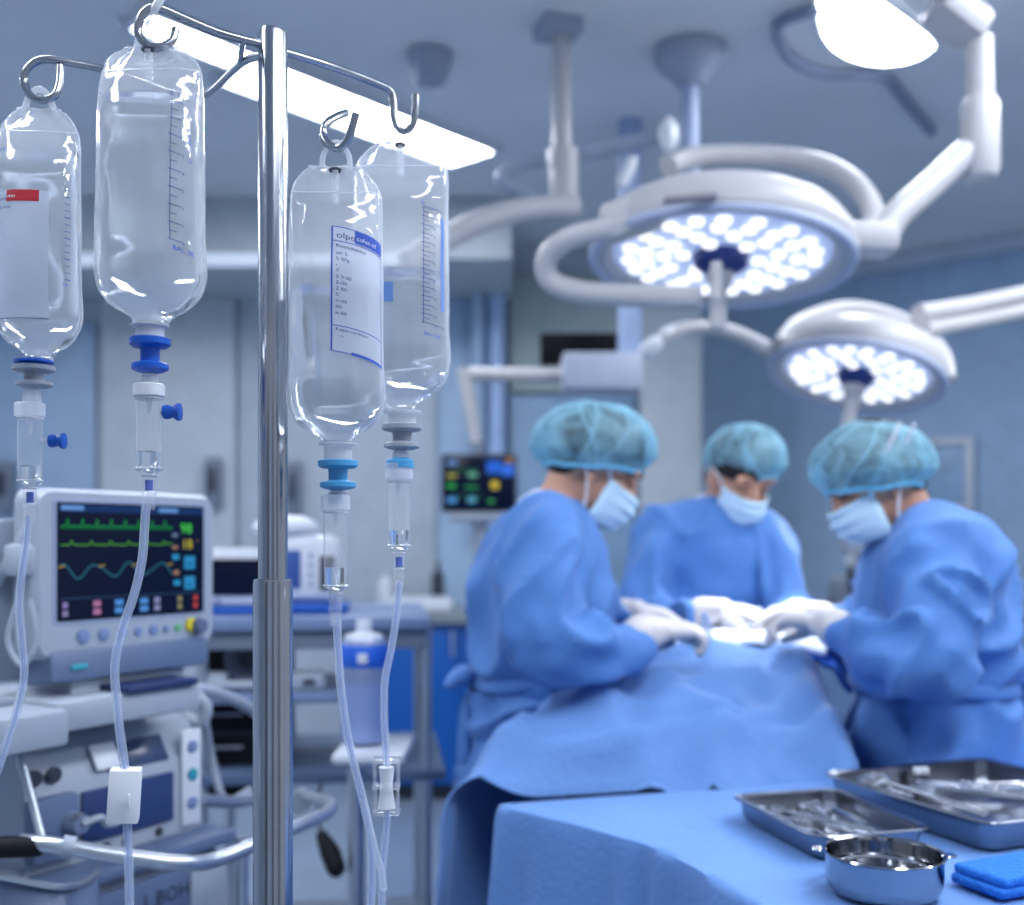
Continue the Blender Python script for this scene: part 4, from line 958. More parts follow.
def hand(mb, wr, d, palm, size=1.0, curl=.6, side=1, fat=1.0, spread=.10):
    """wr wrist, d direction of the hand, palm = palm normal, side=+1 thumb towards d x palm"""
    d = Vector(d).normalized(); p = Vector(palm); p = (p-d*p.dot(d)).normalized(); s_ = d.cross(p)*side   # s_ towards the thumb
    S_ = size
    mb.blob([wr-d*.02*S_, wr+d*.02*S_], [.027*S_*fat, .028*S_*fat], 14, 0, flat=.75, up=p)
    for k, off in enumerate((-.028, -.0095, .0095, .028)):
        a = wr+d*.012*S_+s_*off*.6*S_; b_ = wr+d*(.085-.006*abs(k-2))*S_+s_*off*S_
        mb.blob([a, (a+b_)/2-p*.002, b_], [.017*S_*fat, .0165*S_*fat, .012*S_*fat], 12, 2)
    L = [.062, .078, .084, .074]
    for k, off in enumerate((-.030, -.0105, .0095, .029)):
        base = wr+d*(.083-.005*abs(k-2))*S_+s_*off*S_
        c = curl*(1.0+.12*(3-k)); dirs = []
        x = base; pts = [x-d*.012*S_, x]
        for j, fr_ in enumerate((.45, .30, .25)):
            a = c*(.55+.75*j)
            v = d*math.cos(a)+p*math.sin(a)+s_*off*spread*20*.1
            x = x+v.normalized()*L[k]*fr_*S_; pts.append(x)
        mb.blob(pts, [r_*S_*fat for r_ in (.0105, .0108, .0098, .0092, .0078)], 10, 3)
    b0 = wr+d*.02*S_+s_*.026*S_+p*.006*S_
    pts = [b0, b0+(d*.028+s_*.020+p*.010)*S_, b0+(d*.056+s_*.022+p*.024)*S_, b0+(d*.078+s_*.010+p*.036)*S_]
    mb.blob(pts, [r_*S_*fat for r_ in (.0175, .0145, .0115, .009)], 12, 3)
def fold(ax, amp, f1=(7, 7, 3), seed=0):
    def g(c, n_):
        x, y_, z = c
        w0 = nz(x*2.2+seed, y_*2.2, z*2.2)*1.1
        a = nz(x*f1[0]+w0*2+seed*3, y_*f1[1]+w0, z*f1[2]+w0*2); a = max(0, 1-abs(a)*2.2)**2*1.5
        b_ = nz(x*f1[0]*2.3+9+seed, y_*f1[1]*2.3, z*f1[2]*2.6+w0*3)
        return amp*(a*.8-.5)+amp*.35*b_
    return g
def surgeon(label, J, seed):
    """J: dictionary of joints in room coordinates"""
    f = Vector((J['face'][0], J['face'][1], 0)).normalized(); fz = J.get('capz', -.08)
    foot = Vector((J['torso'][-1][0][0], J['torso'][-1][0][1], 0))
    t = thing('person', label, 'person', foot)
    H = basis(J['face'], J['up']); hc = J['head']; T = Matrix.Translation(hc) @ H
    P_ = lambda x, y, z: T @ Vector((x, y, z))
    # ---- body: one continuous skin from head to feet
    b = MB()
    b.ell(P_(0, -.012, .030), (.076, .096, .088), H); b.ell(P_(0, .018, -.035), (.064, .078, .078), H); b.ell(P_(0, .050, -.085), (.040, .042, .030), H)
    b.blob([P_(0, .086, .012), P_(0, .098, -.022), P_(0, .099, -.034)], [.009, .011, .012], 10, 3); b.ell(P_(0, .092, -.036), (.019, .012, .009), H)
    for s_ in (-1, 1):
        b.ell(P_(.077*s_, -.006, -.012), (.008, .018, .032), H @ Matrix.Rotation(.25*s_, 4, 'Z')); b.ell(P_(.079*s_, .0, -.038), (.006, .010, .012), H)
        b.ell(P_(.034*s_, .078, .026), (.030, .014, .010), H); b.ell(P_(.035*s_, .060, -.030), (.022, .020, .022), H)
    b.ell(P_(0, .088, -.062), (.026, .014, .008), H); b.ell(P_(0, .085, -.076), (.022, .013, .009), H)
    nk = J['neck']; b.blob([P_(0, -.035, -.03), P_(0, -.03, -.09), nk], [.058, .054, .064], 18, 4)
    inner = [(c, hx*.68, hy*.74, yw) for c, hx, hy, yw in J['torso'][2:6]]
    bodyrings(b, inner)
    for a in J['arms']:
        b.blob(a['pts'], [.050, .046, .040, .034, .027], 14, 4); hand(b, a['wrist'], a['dir'], a['palm'], .92, a['curl'], a['side'], .72)
        b.blob([Vector(a['pts'][-1]), Vector(a['wrist'])], [.027, .026], 12, 0)
    hip = Vector(J['torso'][4][0]); side = Vector((-f.y, f.x, 0))
    b.ell(hip+Vector((0, 0, .02)), (.11, .11, .12))
    for s_ in (-1, 1):
        h0 = hip+side*.09*s_; kn = Vector((h0.x+f.x*.03, h0.y+f.y*.03, .50)); an_ = Vector((h0.x-f.x*.02, h0.y-f.y*.02, .10))
        b.blob([h0-Vector((0, 0, .10))-side*.015*s_, kn, an_], [.075, .056, .040], 14, 4); b.blob([an_-Vector((0, 0, .03)), an_+f*.13-Vector((0, 0, .06))], [.038, .030], 12, 0)
    for c, hx, hy, yw in inner[:1]: b.blob([nk, c], [.056, .07], 16, 0)
    obj('body', union(b, .0065, 3), skin_m, t)
    # trousers and clogs
    b = MB()
    for s_ in (-1, 1):
        h0 = hip+side*.09*s_; kn = Vector((h0.x+f.x*.03, h0.y+f.y*.03, .50)); an_ = Vector((h0.x-f.x*.02, h0.y-f.y*.02, .13))
        b.blob([h0-Vector((0, 0, .12)), kn, an_], [.092, .080, .072], 14, 4)
        sh = MB(); sh.blob([an_+Vector((0, 0, -.075))-f*.05, an_+f*.08+Vector((0, 0, -.08)), an_+f*.16+Vector((0, 0, -.088))], [.047, .048, .040], 14, 3); obj('clog', sh, shoe_m, t)
    obj('trousers', union(b, .014, 2, fold(0, .008, seed=seed)), trous_m, t)
    # ---- gown
    b = MB(); bodyrings(b, J['torso'])
    sh_c = J['torso'][1][0]
    for a in J['arms']:
        q = [Vector(p) for p in a['pts']]
        b.blob([Vector(sh_c)*.45+q[0]*.55]+q, a['r'], 18, 4)
    g = fold(0, .028, (7, 7, 6), seed)
    zc = J['torso'][5][0][2]
    def push(c, n_):
        k = (1.0+.6*max(0, zc-c.z))*min(1, max(.15, ((c-nk).length-.06)/.2))
        # the tie pulls the waist in
        tie = math.exp(-((c.z-zc-.02)/.022)**2)*.012
        return g(c, n_)*k-tie
    gn = obj('gown', union(b, .0105, 3, push), gown_m, t, sharp=180)
    # waist tie with bow at the back
    c, hx, hy, yw = J['torso'][5]; zt = zc+.02; hx -= .012; hy -= .012
    R_ = Matrix.Rotation(yw, 4, 'Z')
    bins = [0]*40
    for v in gn.data.vertices:
        p_ = v.co+foot
        if abs(p_.z-zt) < .014:
            q_ = R_.inverted() @ Vector((p_.x-c[0], p_.y-c[1], 0))
            if (q_.x/hx)**2+(q_.y/hy)**2 < 1.45: k_ = int((math.atan2(q_.y, q_.x) % (2*math.pi))/(2*math.pi)*40) % 40; bins[k_] = max(bins[k_], q_.xy.length)
    for k_ in range(40):
        if bins[k_] == 0: bins[k_] = 1/math.sqrt((math.cos(k_*math.pi/20)/hx)**2+(math.sin(k_*math.pi/20)/hy)**2)
    bins = [(bins[k_-1]+bins[k_]+bins[(k_+1) % 40])/3 for k_ in range(40)]
    def rim(k):
        a = 2*math.pi*(k+.5)/40; v = R_ @ Vector((bins[k]*math.cos(a), bins[k]*math.sin(a), 0))
        return Vector((c[0]+v.x, c[1]+v.y, zt+.004*math.sin(a*3)))
    obj('waist_tie', MB().tube([rim(k) for k in range(40)], .0085, 8, 0, closed=True, flat=1.7, up=(0, 0, 1)), gown_m, gn)
    bk = Vector(c); bk.z = zt; bk = bk+Vector(J['bow'])
    bw = MB(); bn = Vector(J['bow']).normalized()
    for s_ in (-1, 1):
        bw.blob([bk-bn*.02, bk+bn*.02+Vector((0, .03*s_, .012)), bk+bn*.045+Vector((0, .05*s_, .0))], [.010, .026, .016], 12, 4, flat=.8)
        bw.blob([bk-bn*.01, bk+bn*.015+Vector((0, .03*s_, -.06)), bk+bn*.02+Vector((0, .04*s_, -.16))], [.010, .013, .016], 10, 4, flat=.5)
    bw.ell(bk, (.018, .018, .02))
    obj('bow', bw, gown_m, gn)
    # collar
    nd = (nk-P_(0, -.03, -.09)).normalized(); M_ = nd.to_track_quat('Z', 'Y').to_matrix().to_4x4()
    obj('collar', MB().lathe([(.060, -.010), (.066, -.008), (.080, .012), (.092, .035), (.075, .035), (.062, .0)], nk-nd*.006, 28, M_), under_m, t)
    # ---- gloves
    for a in J['arms']:
        b = MB(); hand(b, a['wrist'], a['dir'], a['palm'], .92, a['curl'], a['side'], 1.10)
        b.blob([Vector(a['wrist']), Vector(a['cuff'])], [.031, .042], 16, 0)
        gl = obj('glove', union(b, .0048, 2, lambda c, n_: .0012*nz(c.x*60, c.y*60, c.z*60)), glove_m, t)
    # ---- hair and cap
    obj('hair', MB().rings([[P_(.084*math.cos(q)*math.cos(p), -.016+(.102*math.cos(q))*math.sin(p), .032+.096*math.sin(q)) for p in [2*math.pi*k/30 for k in range(30)]] for q in [(-.28 if False else -.18)+1.68*j/10 for j in range(11)]]), hair_m, t)
    nape = MB(); nape.ell(P_(0, -.062, -.02), (.070, .045, .055), H); obj('nape_hair', nape, hair_m, t)
    HC = Matrix.Translation(Vector(hc)+Vector(J.get('capoff', (0, 0, 0)))) @ basis((f.x, f.y, fz), (0, 0, 1)); Pc = lambda x, y, z: HC @ Vector((x, y, z))
    cp = J['cap']       # half sizes x, y, z, shift back, up
    NU, NVV = 96, 30
    def capf(u, v):
        a = 2*math.pi*u; q = -.62+(math.pi/2+.62)*v
        rr = math.cos(q) if q > 0 else math.cos(q)**.5
        pl = (math.sin(a*17+seed)*.5+math.sin(a*29+seed*2)*.4+nz(math.cos(a)*3+seed, math.sin(a)*3, v*2)*1.2)
        edge = max(0, 1-v*2.2)
        k = 1+.020*pl*(edge+.15)+.05*nz(math.cos(a)*1.6+seed*2, math.sin(a)*1.6, v*2.5)
        gather = 1-.16*max(0, 1-v*5)
        x = cp[0]*rr*math.cos(a)*k*gather; y = cp[1]*rr*math.sin(a)*k*gather
        return Pc(x, y+cp[3], cp[4]+cp[2]*math.sin(q)*(1 if q > 0 else .8)+.006*nz(x*18, y*18, v*3+seed))
    cpo = obj('cap', MB().grid(capf, NU, NVV, wrapu=True), cap_m, t, sharp=180)
    obj('elastic_band', MB().tube([capf(k/NU, .0) for k in range(NU)], .0055, 8, 0, closed=True), mat('cap_band_blue', (110, 184, 216), .7), cpo)
    rb = MB()
    for q in range(15):
        a0 = q/15.0+.03*math.sin(q*3)
        rb.tube([capf((a0+.10*math.sin(v_*2+q))%1, v_*.92)+(capf((a0+.10*math.sin(v_*2+q))%1, v_*.92)-Pc(0, cp[3], cp[4])).normalized()*.0005 for v_ in [k/14 for k in range(15)]], .0014, 6)
    obj('cap_pleats', rb, mat('cap_pleat_light', (150, 206, 230), .7), cpo)
    # ---- mask
    def mk(u, v):      # u across the face, v from top to bottom
        x = (u-.5)*2; z = -.020-.084*v
        bul = 1-abs(x)**2.8
        y = .036+.086*bul*(1-.42*abs(v-.35)**1.5)+(.004*math.sin(v*22))*bul-(.012*max(0, v-.8)*5)*1
        zz = z+.018*(v-.4)*(abs(x)**2)*-1-(.012 if v < .15 else 0)*abs(x)*0
        return P_(x*.068*(1-.12*abs(v-.45)), y, zz-.022*abs(x)*(.4-v)*-1*0)
    mko = obj('mask', MB().grid(mk, 22, 16), mask_m, t, solid=.003)
    for s_ in (0, 1):
        sg = -1 if s_ == 0 else 1
        obj('strap', MB().tube([mk(s_, .02), P_(.079*sg, .012, .014), P_(.085*sg, -.018, .022), P_(.084*sg, -.028, -.010), P_(.079*sg, -.004, -.045), mk(s_, .95)], .0028, 6, 5, flat=.6), strap_m, mko)
    if J.get('tails'):
        for pl_ in J['tails']: obj('strap', MB().tube([P_(*q) for q in pl_], .005, 8, 4, flat=.5), strap_m, mko)
    # ---- lowered eyes and brows
    for s_ in (-1, 1):
        ey = obj('eye', MB().ell(P_(.032*s_, .074, .008), (.0145, .012, .010), H), mat('eyelid_skin', (184, 134, 112), .5), t)
        obj('eyelashes', MB().tube([P_(.019*s_, .0835, .001), P_(.032*s_, .0885, -.0015), P_(.046*s_, .080, .001)], .0016, 6, 3), hair_m, ey)
        obj('eyebrow', MB().tube([P_(.014*s_, .093, .027), P_(.034*s_, .092, .033), P_(.052*s_, .078, .027)], [.002, .0035, .0018], 8, 3, flat=.6), brow_m, t)
    return t
V = Vector
def rows(Y, ys, xs, hys, yaw=0):
    out = []
    for py, (a, b_), hy in zip(ys, xs, hys):
        c = W((a+b_)/2, py, Y); out.append((c, (b_-a)/2/F*Y, hy, yaw))
    return out
# left surgeon, in profile, looking down to the right
Y = 2.44
s1 = dict(face=(.80, -.02, -.50), up=(.50, 0, .82), head=W(598, 467, Y), neck=W(560, 506, Y),
    torso=rows(Y, (500, 517, 547, 590, 640, 688, 740, 810, 900, 1010), ((530, 580), (502, 592), (482, 604), (474, 612), (473, 614), (478, 612), (466, 618), (454, 622), (444, 628), (438, 632)), (.09, .17, .205, .20, .185, .175, .20, .22, .24, .25)),
    bow=(-.160, -.02, 0),
    arms=[dict(pts=[W(546, 545, 2.27), W(541, 592, 2.21), W(548, 642, 2.16), W(592, 648, 2.17), W(632, 640, 2.22)], r=[.09, .088, .084, .076, .072, .060, .046], cuff=W(640, 635, 2.24), wrist=W(658, 631, 2.28), dir=(.93, .28, .03), palm=(.1, .25, -1), curl=.85, side=1),
          dict(pts=[W(560, 540, 2.60), W(570, 590, 2.64), W(580, 625, 2.66), W(600, 622, 2.64), W(618, 615, 2.60)], r=[.085, .08, .075, .07, .06, .05, .042], cuff=W(622, 615, 2.60), wrist=W(636, 612, 2.58), dir=(.9, -.15, -.1), palm=(0, .1, -1), curl=.7, side=-1)],
    cap=(.122, .142, .102, -.012, .042))
surgeon('person in blue gown at the left, seen in profile, bending over the operating table', s1, 3)
# middle surgeon, facing us, head bowed
Y = 2.98
s2 = dict(face=(.30, -.80, -.46), up=(.17, -.43, .86), head=W(739, 477, Y), capoff=(.022, 0, 0), neck=W(720, 510, Y+.07),
    torso=rows(Y+.05, (497, 512, 545, 590, 640, 690, 740, 810, 900, 980), ((690, 748), (664, 766), (652, 774), (654, 776), (658, 778), (662, 780), (655, 793), (648, 800), (642, 806), (638, 810)), (.07, .10, .13, .14, .14, .135, .15, .17, .18, .19)),
    bow=(0, .15, 0),
    arms=[dict(pts=[W(660, 538, Y), W(648, 575, Y-.04), W(646, 612, Y-.12), W(672, 622, Y-.22), W(698, 616, Y-.32)], r=[.08, .078, .076, .07, .066, .055, .042], cuff=W(704, 614, Y-.33), wrist=W(722, 611, Y-.36), dir=(.85, -.42, -.10), palm=(.2, .1, -1), curl=.75, side=-1),
          dict(pts=[W(768, 542, Y), W(782, 575, Y-.05), W(792, 606, Y-.12), W(796, 618, Y-.22), W(795, 620, Y-.32)], r=[.075, .07, .066, .06, .055, .047, .040], cuff=W(798, 616, Y-.34), wrist=W(794, 612, Y-.38), dir=(-.45, -.7, -.25), palm=(-.2, .1, -1), curl=.7, side=1)],
    cap=(.110, .124, .100, -.015, .046), tails=[[(-.085, -.01, .02), (-.10, -.03, .03), (-.104, -.035, .055)], [(-.085, -.01, .02), (-.098, -.045, .01), (-.10, -.06, .03)]])
surgeon('person in blue gown in the middle, facing the camera with head bowed', s2, 8)
# right surgeon, profile towards the left
Y = 2.34
s3 = dict(face=(-.84, -.05, -.44), up=(-.44, 0, .86), head=W(873, 480, Y), neck=W(912, 522, Y),
    torso=rows(Y, (509, 526, 552, 600, 650, 692, 740, 810, 900, 1010), ((902, 958), (884, 978), (868, 994), (862, 1002), (858, 1006), (862, 1004), (852, 1012), (846, 1020), (840, 1026), (836, 1030)), (.09, .17, .205, .21, .20, .185, .205, .22, .24, .25)),
    bow=(.165, -.05, 0),
    arms=[dict(pts=[W(934, 558, 2.20), W(934, 615, 2.10), W(925, 664, 2.06), W(880, 656, 2.10), W(846, 636, 2.20)], r=[.09, .092, .09, .086, .078, .064, .048], cuff=W(838, 630, 2.24), wrist=W(822, 624, 2.32), dir=(-.80, .55, .05), palm=(-.1, -.2, -1), curl=.75, side=-1),
          dict(pts=[W(905, 548, 2.52), W(890, 590, 2.56), W(868, 630, 2.58), W(845, 630, 2.58), W(828, 622, 2.56)], r=[.085, .08, .075, .07, .06, .05, .042], cuff=W(822, 620, 2.56), wrist=W(806, 614, 2.56), dir=(-.9, .05, .05), palm=(0, .1, -1), curl=.8, side=1)],
    cap=(.120, .131, .100, .0, .028), tails=[[(-.088, -.02, .02), (-.108, -.06, .05), (-.122, -.085, .075)], [(-.086, .04, .0), (-.118, -.02, .06), (-.124, -.06, .09)]])
surgeon('person in blue gown at the right, seen in profile, working with both gloved hands', s3, 14)
# ================================================================ operating table under its drape
drape_m = mat('drape_blue', (88, 130, 190), .7, sheen=.1, var=.03, vs=4, bump=.2, bs=70, crease=.8, cs=5)
drape2_m = mat('table_drape_blue', (92, 136, 198), .7, sheen=.1, var=.03, vs=4, bump=.2, bs=90, crease=.5, cs=4)
ot = thing('operating_table', 'operating table hidden under the drape between the surgeons', 'operating table', (.42, 2.5, 0), -.25)
obj('table_top', MB().box((0, .05, .86), (.50, .80, .09), 0, .02), dgrey, ot, local=True)
obj('column', MB().box((0, .1, .45), (.26, .34, .78), 0, .03), satin, ot, local=True)
obj('base', MB().box((0, .1, .05), (.46, .66, .10), 0, .03), grey_m, ot, local=True)
# sections from the foot end to the head end: left hem, left fold, left ridge, crown, right ridge, right hem
sec = [   # (Yl, Yr): points as (photo column, row, distance)
 [(432, 1000, 2.00), (440, 880, 2.00), (450, 812, 2.02), (520, 800, 2.03), (600, 797, 2.03), (700, 800, 2.02), (800, 812, 2.00), (868, 830, 1.99), (872, 1000, 1.98)],
 [(434, 1000, 2.02), (444, 860, 2.03), (458, 800, 2.05), (522, 783, 2.05), (602, 778, 2.05), (702, 780, 2.05), (800, 795, 2.03), (862, 812, 2.01), (872, 990, 2.0)],
 [(452, 990, 2.12), (468, 850, 2.12), (484, 768, 2.12), (545, 742, 2.12), (612, 732, 2.12), (700, 738, 2.12), (790, 752, 2.12), (852, 770, 2.10), (866, 980, 2.08)],
 [(472, 980, 2.20), (492, 830, 2.20), (512, 738, 2.19), (562, 716, 2.18), (622, 704, 2.18), (705, 708, 2.18), (780, 726, 2.18), (843, 748, 2.16), (862, 970, 2.14)],
 [(510, 960, 2.32), (532, 800, 2.32), (550, 713, 2.30), (590, 692, 2.30), (640, 683, 2.30), (706, 684, 2.30), (768, 694, 2.30), (832, 722, 2.26), (856, 960, 2.24)],
 [(556, 940, 2.44), (574, 790, 2.44), (592, 693, 2.42), (620, 676, 2.42), (658, 669, 2.42), (708, 668, 2.42), (766, 676, 2.42), (824, 704, 2.38), (850, 950, 2.36)],
 [(600, 930, 2.54), (618, 780, 2.54), (634, 672, 2.52), (652, 661, 2.52), (682, 656, 2.52), (716, 655, 2.52), (766, 660, 2.50), (820, 684, 2.46), (848, 940, 2.44)],
 [(640, 930, 2.66), (652, 780, 2.66), (664, 660, 2.64), (676, 652, 2.64), (700, 648, 2.64), (730, 648, 2.64), (770, 652, 2.62), (818, 668, 2.58), (850, 930, 2.56)],
 [(668, 930, 2.76), (676, 780, 2.76), (684, 664, 2.76), (694, 657, 2.76), (716, 654, 2.76), (740, 654, 2.76), (772, 658, 2.74), (814, 672, 2.72), (848, 930, 2.70)],
 [(670, 930, 2.79), (677, 820, 2.79), (685, 740, 2.79), (696, 735, 2.79), (716, 733, 2.79), (740, 733, 2.79), (772, 738, 2.78), (812, 745, 2.76), (846, 930, 2.73)]]
R2 = [catmull([W(*p) for p in r], 8) for r in sec]
cols = [catmull([r[i] for r in R2], 7) for i in range(len(R2[0]))]
nu, nv = len(cols), len(cols[0])
vs = []
for j in range(nv):
    for i in range(nu):
        p = cols[i][j].copy()
        # folds running down the sides and long creases over the top
        side = 1 if p.z < .86 else 0
        w_ = min(1, max(0, (.95-p.z)/.3))
        a = nz(p.x*5, p.y*5, p.z*1.2+3); f1 = (1-abs(a)*2.6)*.030*w_
        dirv = V((1 if i > nu/2 else -1, -.4, 0)).normalized() if j > 10 else V((0, -1, 0))
        p += dirv*f1
        b_ = nz(p.x*3.2+11+p.y*2, p.y*5.5-p.x*2.0, p.z*2); c_ = nz(p.x*8+2, p.y*8+5, 1.7)
        p.z += (1-w_)*(max(0, 1-abs(b_)*3.2)**1.5*.038+c_*.012)
        vs.append(p)
# soft creases fanning from the near right corner, and a cross-fold where the cloth was packed
for k, p in enumerate(vs):
    q = V((.47, 2.12)); dx = p.x-q.x; dy = p.y-q.y; an_ = math.atan2(dy, dx); rr = math.hypot(dx, dy)
    if p.z > .86: p.z += .012*math.cos(an_*7+.8)*math.exp(-(rr/.32)**2)-.006*math.exp(-((p.x-.22-.1*(p.y-2))/.012)**2)
CR = [((.004, 2.19), (.167, 2.18), .016), ((.167, 2.18), (.41, 2.14), .015), ((.167, 2.18), (.262, 2.05), .020), ((.41, 2.14), (.40, 2.05), .018), ((.47, 2.14), (.64, 2.06), .018), ((.02, 2.17), (-.06, 2.03), .014),
      ((.2, 2.40), (.62, 2.42), .014), ((.28, 2.5), (.66, 2.46), .016), ((.62, 2.42), (.66, 2.1), .018), ((.30, 2.30), (.41, 2.14), .012), ((.08, 2.28), (.20, 2.20), .014), ((.52, 2.30), (.47, 2.14), .016)]
for p in vs:
    if p.z < .80: continue
    for a_, b_, h__ in CR:
        a_, b_ = V(a_), V(b_); ab = b_-a_; q = V((p.x, p.y))-a_; t_ = max(0, min(1, q.dot(ab)/ab.length_squared)); dd = (q-ab*t_)
        sd = (ab.x*q.y-ab.y*q.x)/ab.length; wd = .016 if sd > 0 else .050
        p.z += h__*math.exp(-(dd.length/wd)**2)
dm = MB().use(drape_m); dm.v = [tuple(p) for p in vs]
for j in range(nv-1):
    for i in range(nu-1): dm.f.append((j*nu+i, j*nu+i+1, (j+1)*nu+i+1, (j+1)*nu+i)); dm.m.append(0)
dr = tag(obj('surgical_drape', dm, None, None, solid=.004, sharp=180), 'large light blue drape over the patient and operating table', 'drape')
# white towels round the opening
tw = MB()
def towel(u, v):
    a = W(676+150*u, 656-15*v, 2.46+.27*v)
    z = a.z+.034+.012*math.sin(u*math.pi)+.006*nz(u*7, v*5, 2)
    return V((a.x, a.y, z-.012*(abs(u-.5)*2)**4-.02*(abs(v-.5)*2)**6))
tg = MB().grid(towel, 40, 22)
tag(obj('surgical_towel', tg, mat('towel_white', (226, 234, 246), .8, bump=.3, bs=80), None, solid=.008, sharp=180), 'brightly lit white cloth around the operating field on the drape', 'towel')
tag(obj('blue_towel', MB().grid(lambda u, v: W(792+60*u, 652+10*v+28*u*u, 2.46+.16*(1-v))+V((0, 0, .035+.014*nz(u*5, v*5, 7)-.04*u*v)), 20, 16), mat('towel_deep_blue', (44, 98, 192), .8), None, solid=.01, sharp=180), 'deep blue cloth on the drape beneath the right surgeon\'s hands', 'cloth')
# instruments in the surgeons' hands
def forceps(label, a, b_, m):
    a, b_ = V(a), V(b_); d = (b_-a); s_ = d.cross(V((0, 1, .2))).normalized()*.006
    t = thing('forceps', label, 'forceps', b_)
    for q in (-1, 1): obj('blade', MB().tube([a, a+d*.3+s_*q, a+d*.7+s_*q*.8, b_+s_*q*.1], [.004, .005, .0035, .0015], 8, 3), m, t)
    return t
pale = mat('instrument_pale', (214, 222, 240), .3, metal=.2)
forceps('pale forceps held by the middle surgeon over the white cloth', W(758, 608, 2.60), W(770, 642, 2.56), pale)
forceps('pale forceps held by the left surgeon over the white cloth', W(703, 612, 2.42), W(712, 644, 2.50), pale)

# ================================================================ instrument table (right foreground)
ZT = .95
out_ = [(-.02, 1.87), (.035, 1.805), (.10, 1.742), (.16, 1.672), (.206, 1.615), (.245, 1.53), (.275, 1.44), (.315, 1.32), (.355, 1.18), (.40, 1.04), (.62, 1.02), (.9, 1.0), (1.2, .98), (1.35, 1.05), (1.38, 1.3), (1.36, 1.6), (1.34, 1.9), (1.32, 2.16), (1.22, 2.22), (.95, 2.16), (.7, 2.09), (.45, 2.01), (.2, 1.945), (.02, 1.89)]
itb = thing('instrument_table', 'steel instrument table hidden under the blue drape in the right foreground', 'instrument table', (.75, 1.55, 0), .3)
obj('tabletop', MB().box((0.03, 0, ZT-.035), (.80, .62, .03), 0, .004), steel, itb, local=True)
for x in (-.33, .36):
    for y_ in (-.26, .26): obj('leg', MB().tube([(x, y_, .02), (x, y_, ZT-.05)], .014, 10), steel, itb, local=True)
ol = [p.xy.to_3d() if hasattr(p, 'xy') else p for p in catmull([(x, y, 0) for x, y in out_], 6, True)]
cx_ = sum(p.x for p in ol)/len(ol); cy_ = sum(p.y for p in ol)/len(ol); n = len(ol)
rs = []
for k in [0.02, .15, .3, .45, .6, .72, .82, .9, .96]:
    rs.append([V((cx_+(p.x-cx_)*k, cy_+(p.y-cy_)*k, ZT+.0012*nz(p.x*k*7, p.y*k*7, 4)*1.0)) for p in ol])
rs.append([V((p.x, p.y, ZT-.001)) for p in ol])
for dz, ex in ((.012, 1.008), (.03, 1.012), (.08, 1.014), (.16, 1.016), (.26, 1.02), (.38, 1.024), (.5, 1.03), (.64, 1.035), (.80, 1.04)):
    q = []
    for i, p in enumerate(ol):
        s_ = i/n; am = min(1, dz/.25)*.020
        w_ = math.sin(s_*2*math.pi*17+1.5*math.sin(s_*40))*am+.6*am*nz(s_*60, dz*2, 3)
        d = V((p.x-cx_, p.y-cy_, 0)).normalized(); q.append(V((cx_+(p.x-cx_)*ex, cy_+(p.y-cy_)*ex, ZT-dz))+d*w_)
    rs.append(q)
dm = MB(); dm.rings(rs, cap=False); dm.f.append(tuple(range(n))[::-1]); dm.m.append(0)
tag(obj('table_drape', dm, drape2_m, None, sharp=70), 'light blue cloth covering the instrument table, hanging in folds', 'drape')

def tray(label, cx, cy, rz, wx, wy, h):
    t = thing('instrument_tray', label, 'tray', (cx, cy, ZT+.004), rz)
    def rr(hx, hy, z, r, n=6):
        P = []
        for sx, sy, a0 in ((1, 1, 0), (-1, 1, 90), (-1, -1, 180), (1, -1, 270)):
            for k in range(n+1): a = math.radians(a0+90*k/n); P.append(V((sx*(hx-r)+r*math.cos(a), sy*(hy-r)+r*math.sin(a), z)))
        return P
    hx, hy = wx/2, wy/2
    m = MB().rings([rr(hx-.022, hy-.022, .001, .02), rr(hx-.014, hy-.014, .001, .022), rr(hx-.009, hy-.009, .010, .022), rr(hx-.007, hy-.007, h-.002, .022), rr(hx+.001, hy+.001, h-.001, .028), rr(hx+.003, hy+.003, h+.001, .029), rr(hx+.001, hy+.001, h+.003, .028),
        rr(hx-.009, hy-.009, h+.001, .021), rr(hx-.0105, hy-.0105, .012, .020), rr(hx-.016, hy-.016, .0035, .018), rr(hx-.05, hy-.05, .003, .015)])
    obj('pan', m, mat('tray_steel', (136, 142, 154), .24, metal=1, var=.03), t, local=True)
    return t
tray('smaller steel tray full of instruments, left of the larger tray', .4765, 1.668, math.radians(15), .19, .262, .034)
tray('larger steel tray at the right edge with scissors lying across it', .770, 1.795, math.radians(22), .36, .37, .042)
inst_m = mat('instrument_steel', (196, 200, 208), .2, metal=1, var=.03)
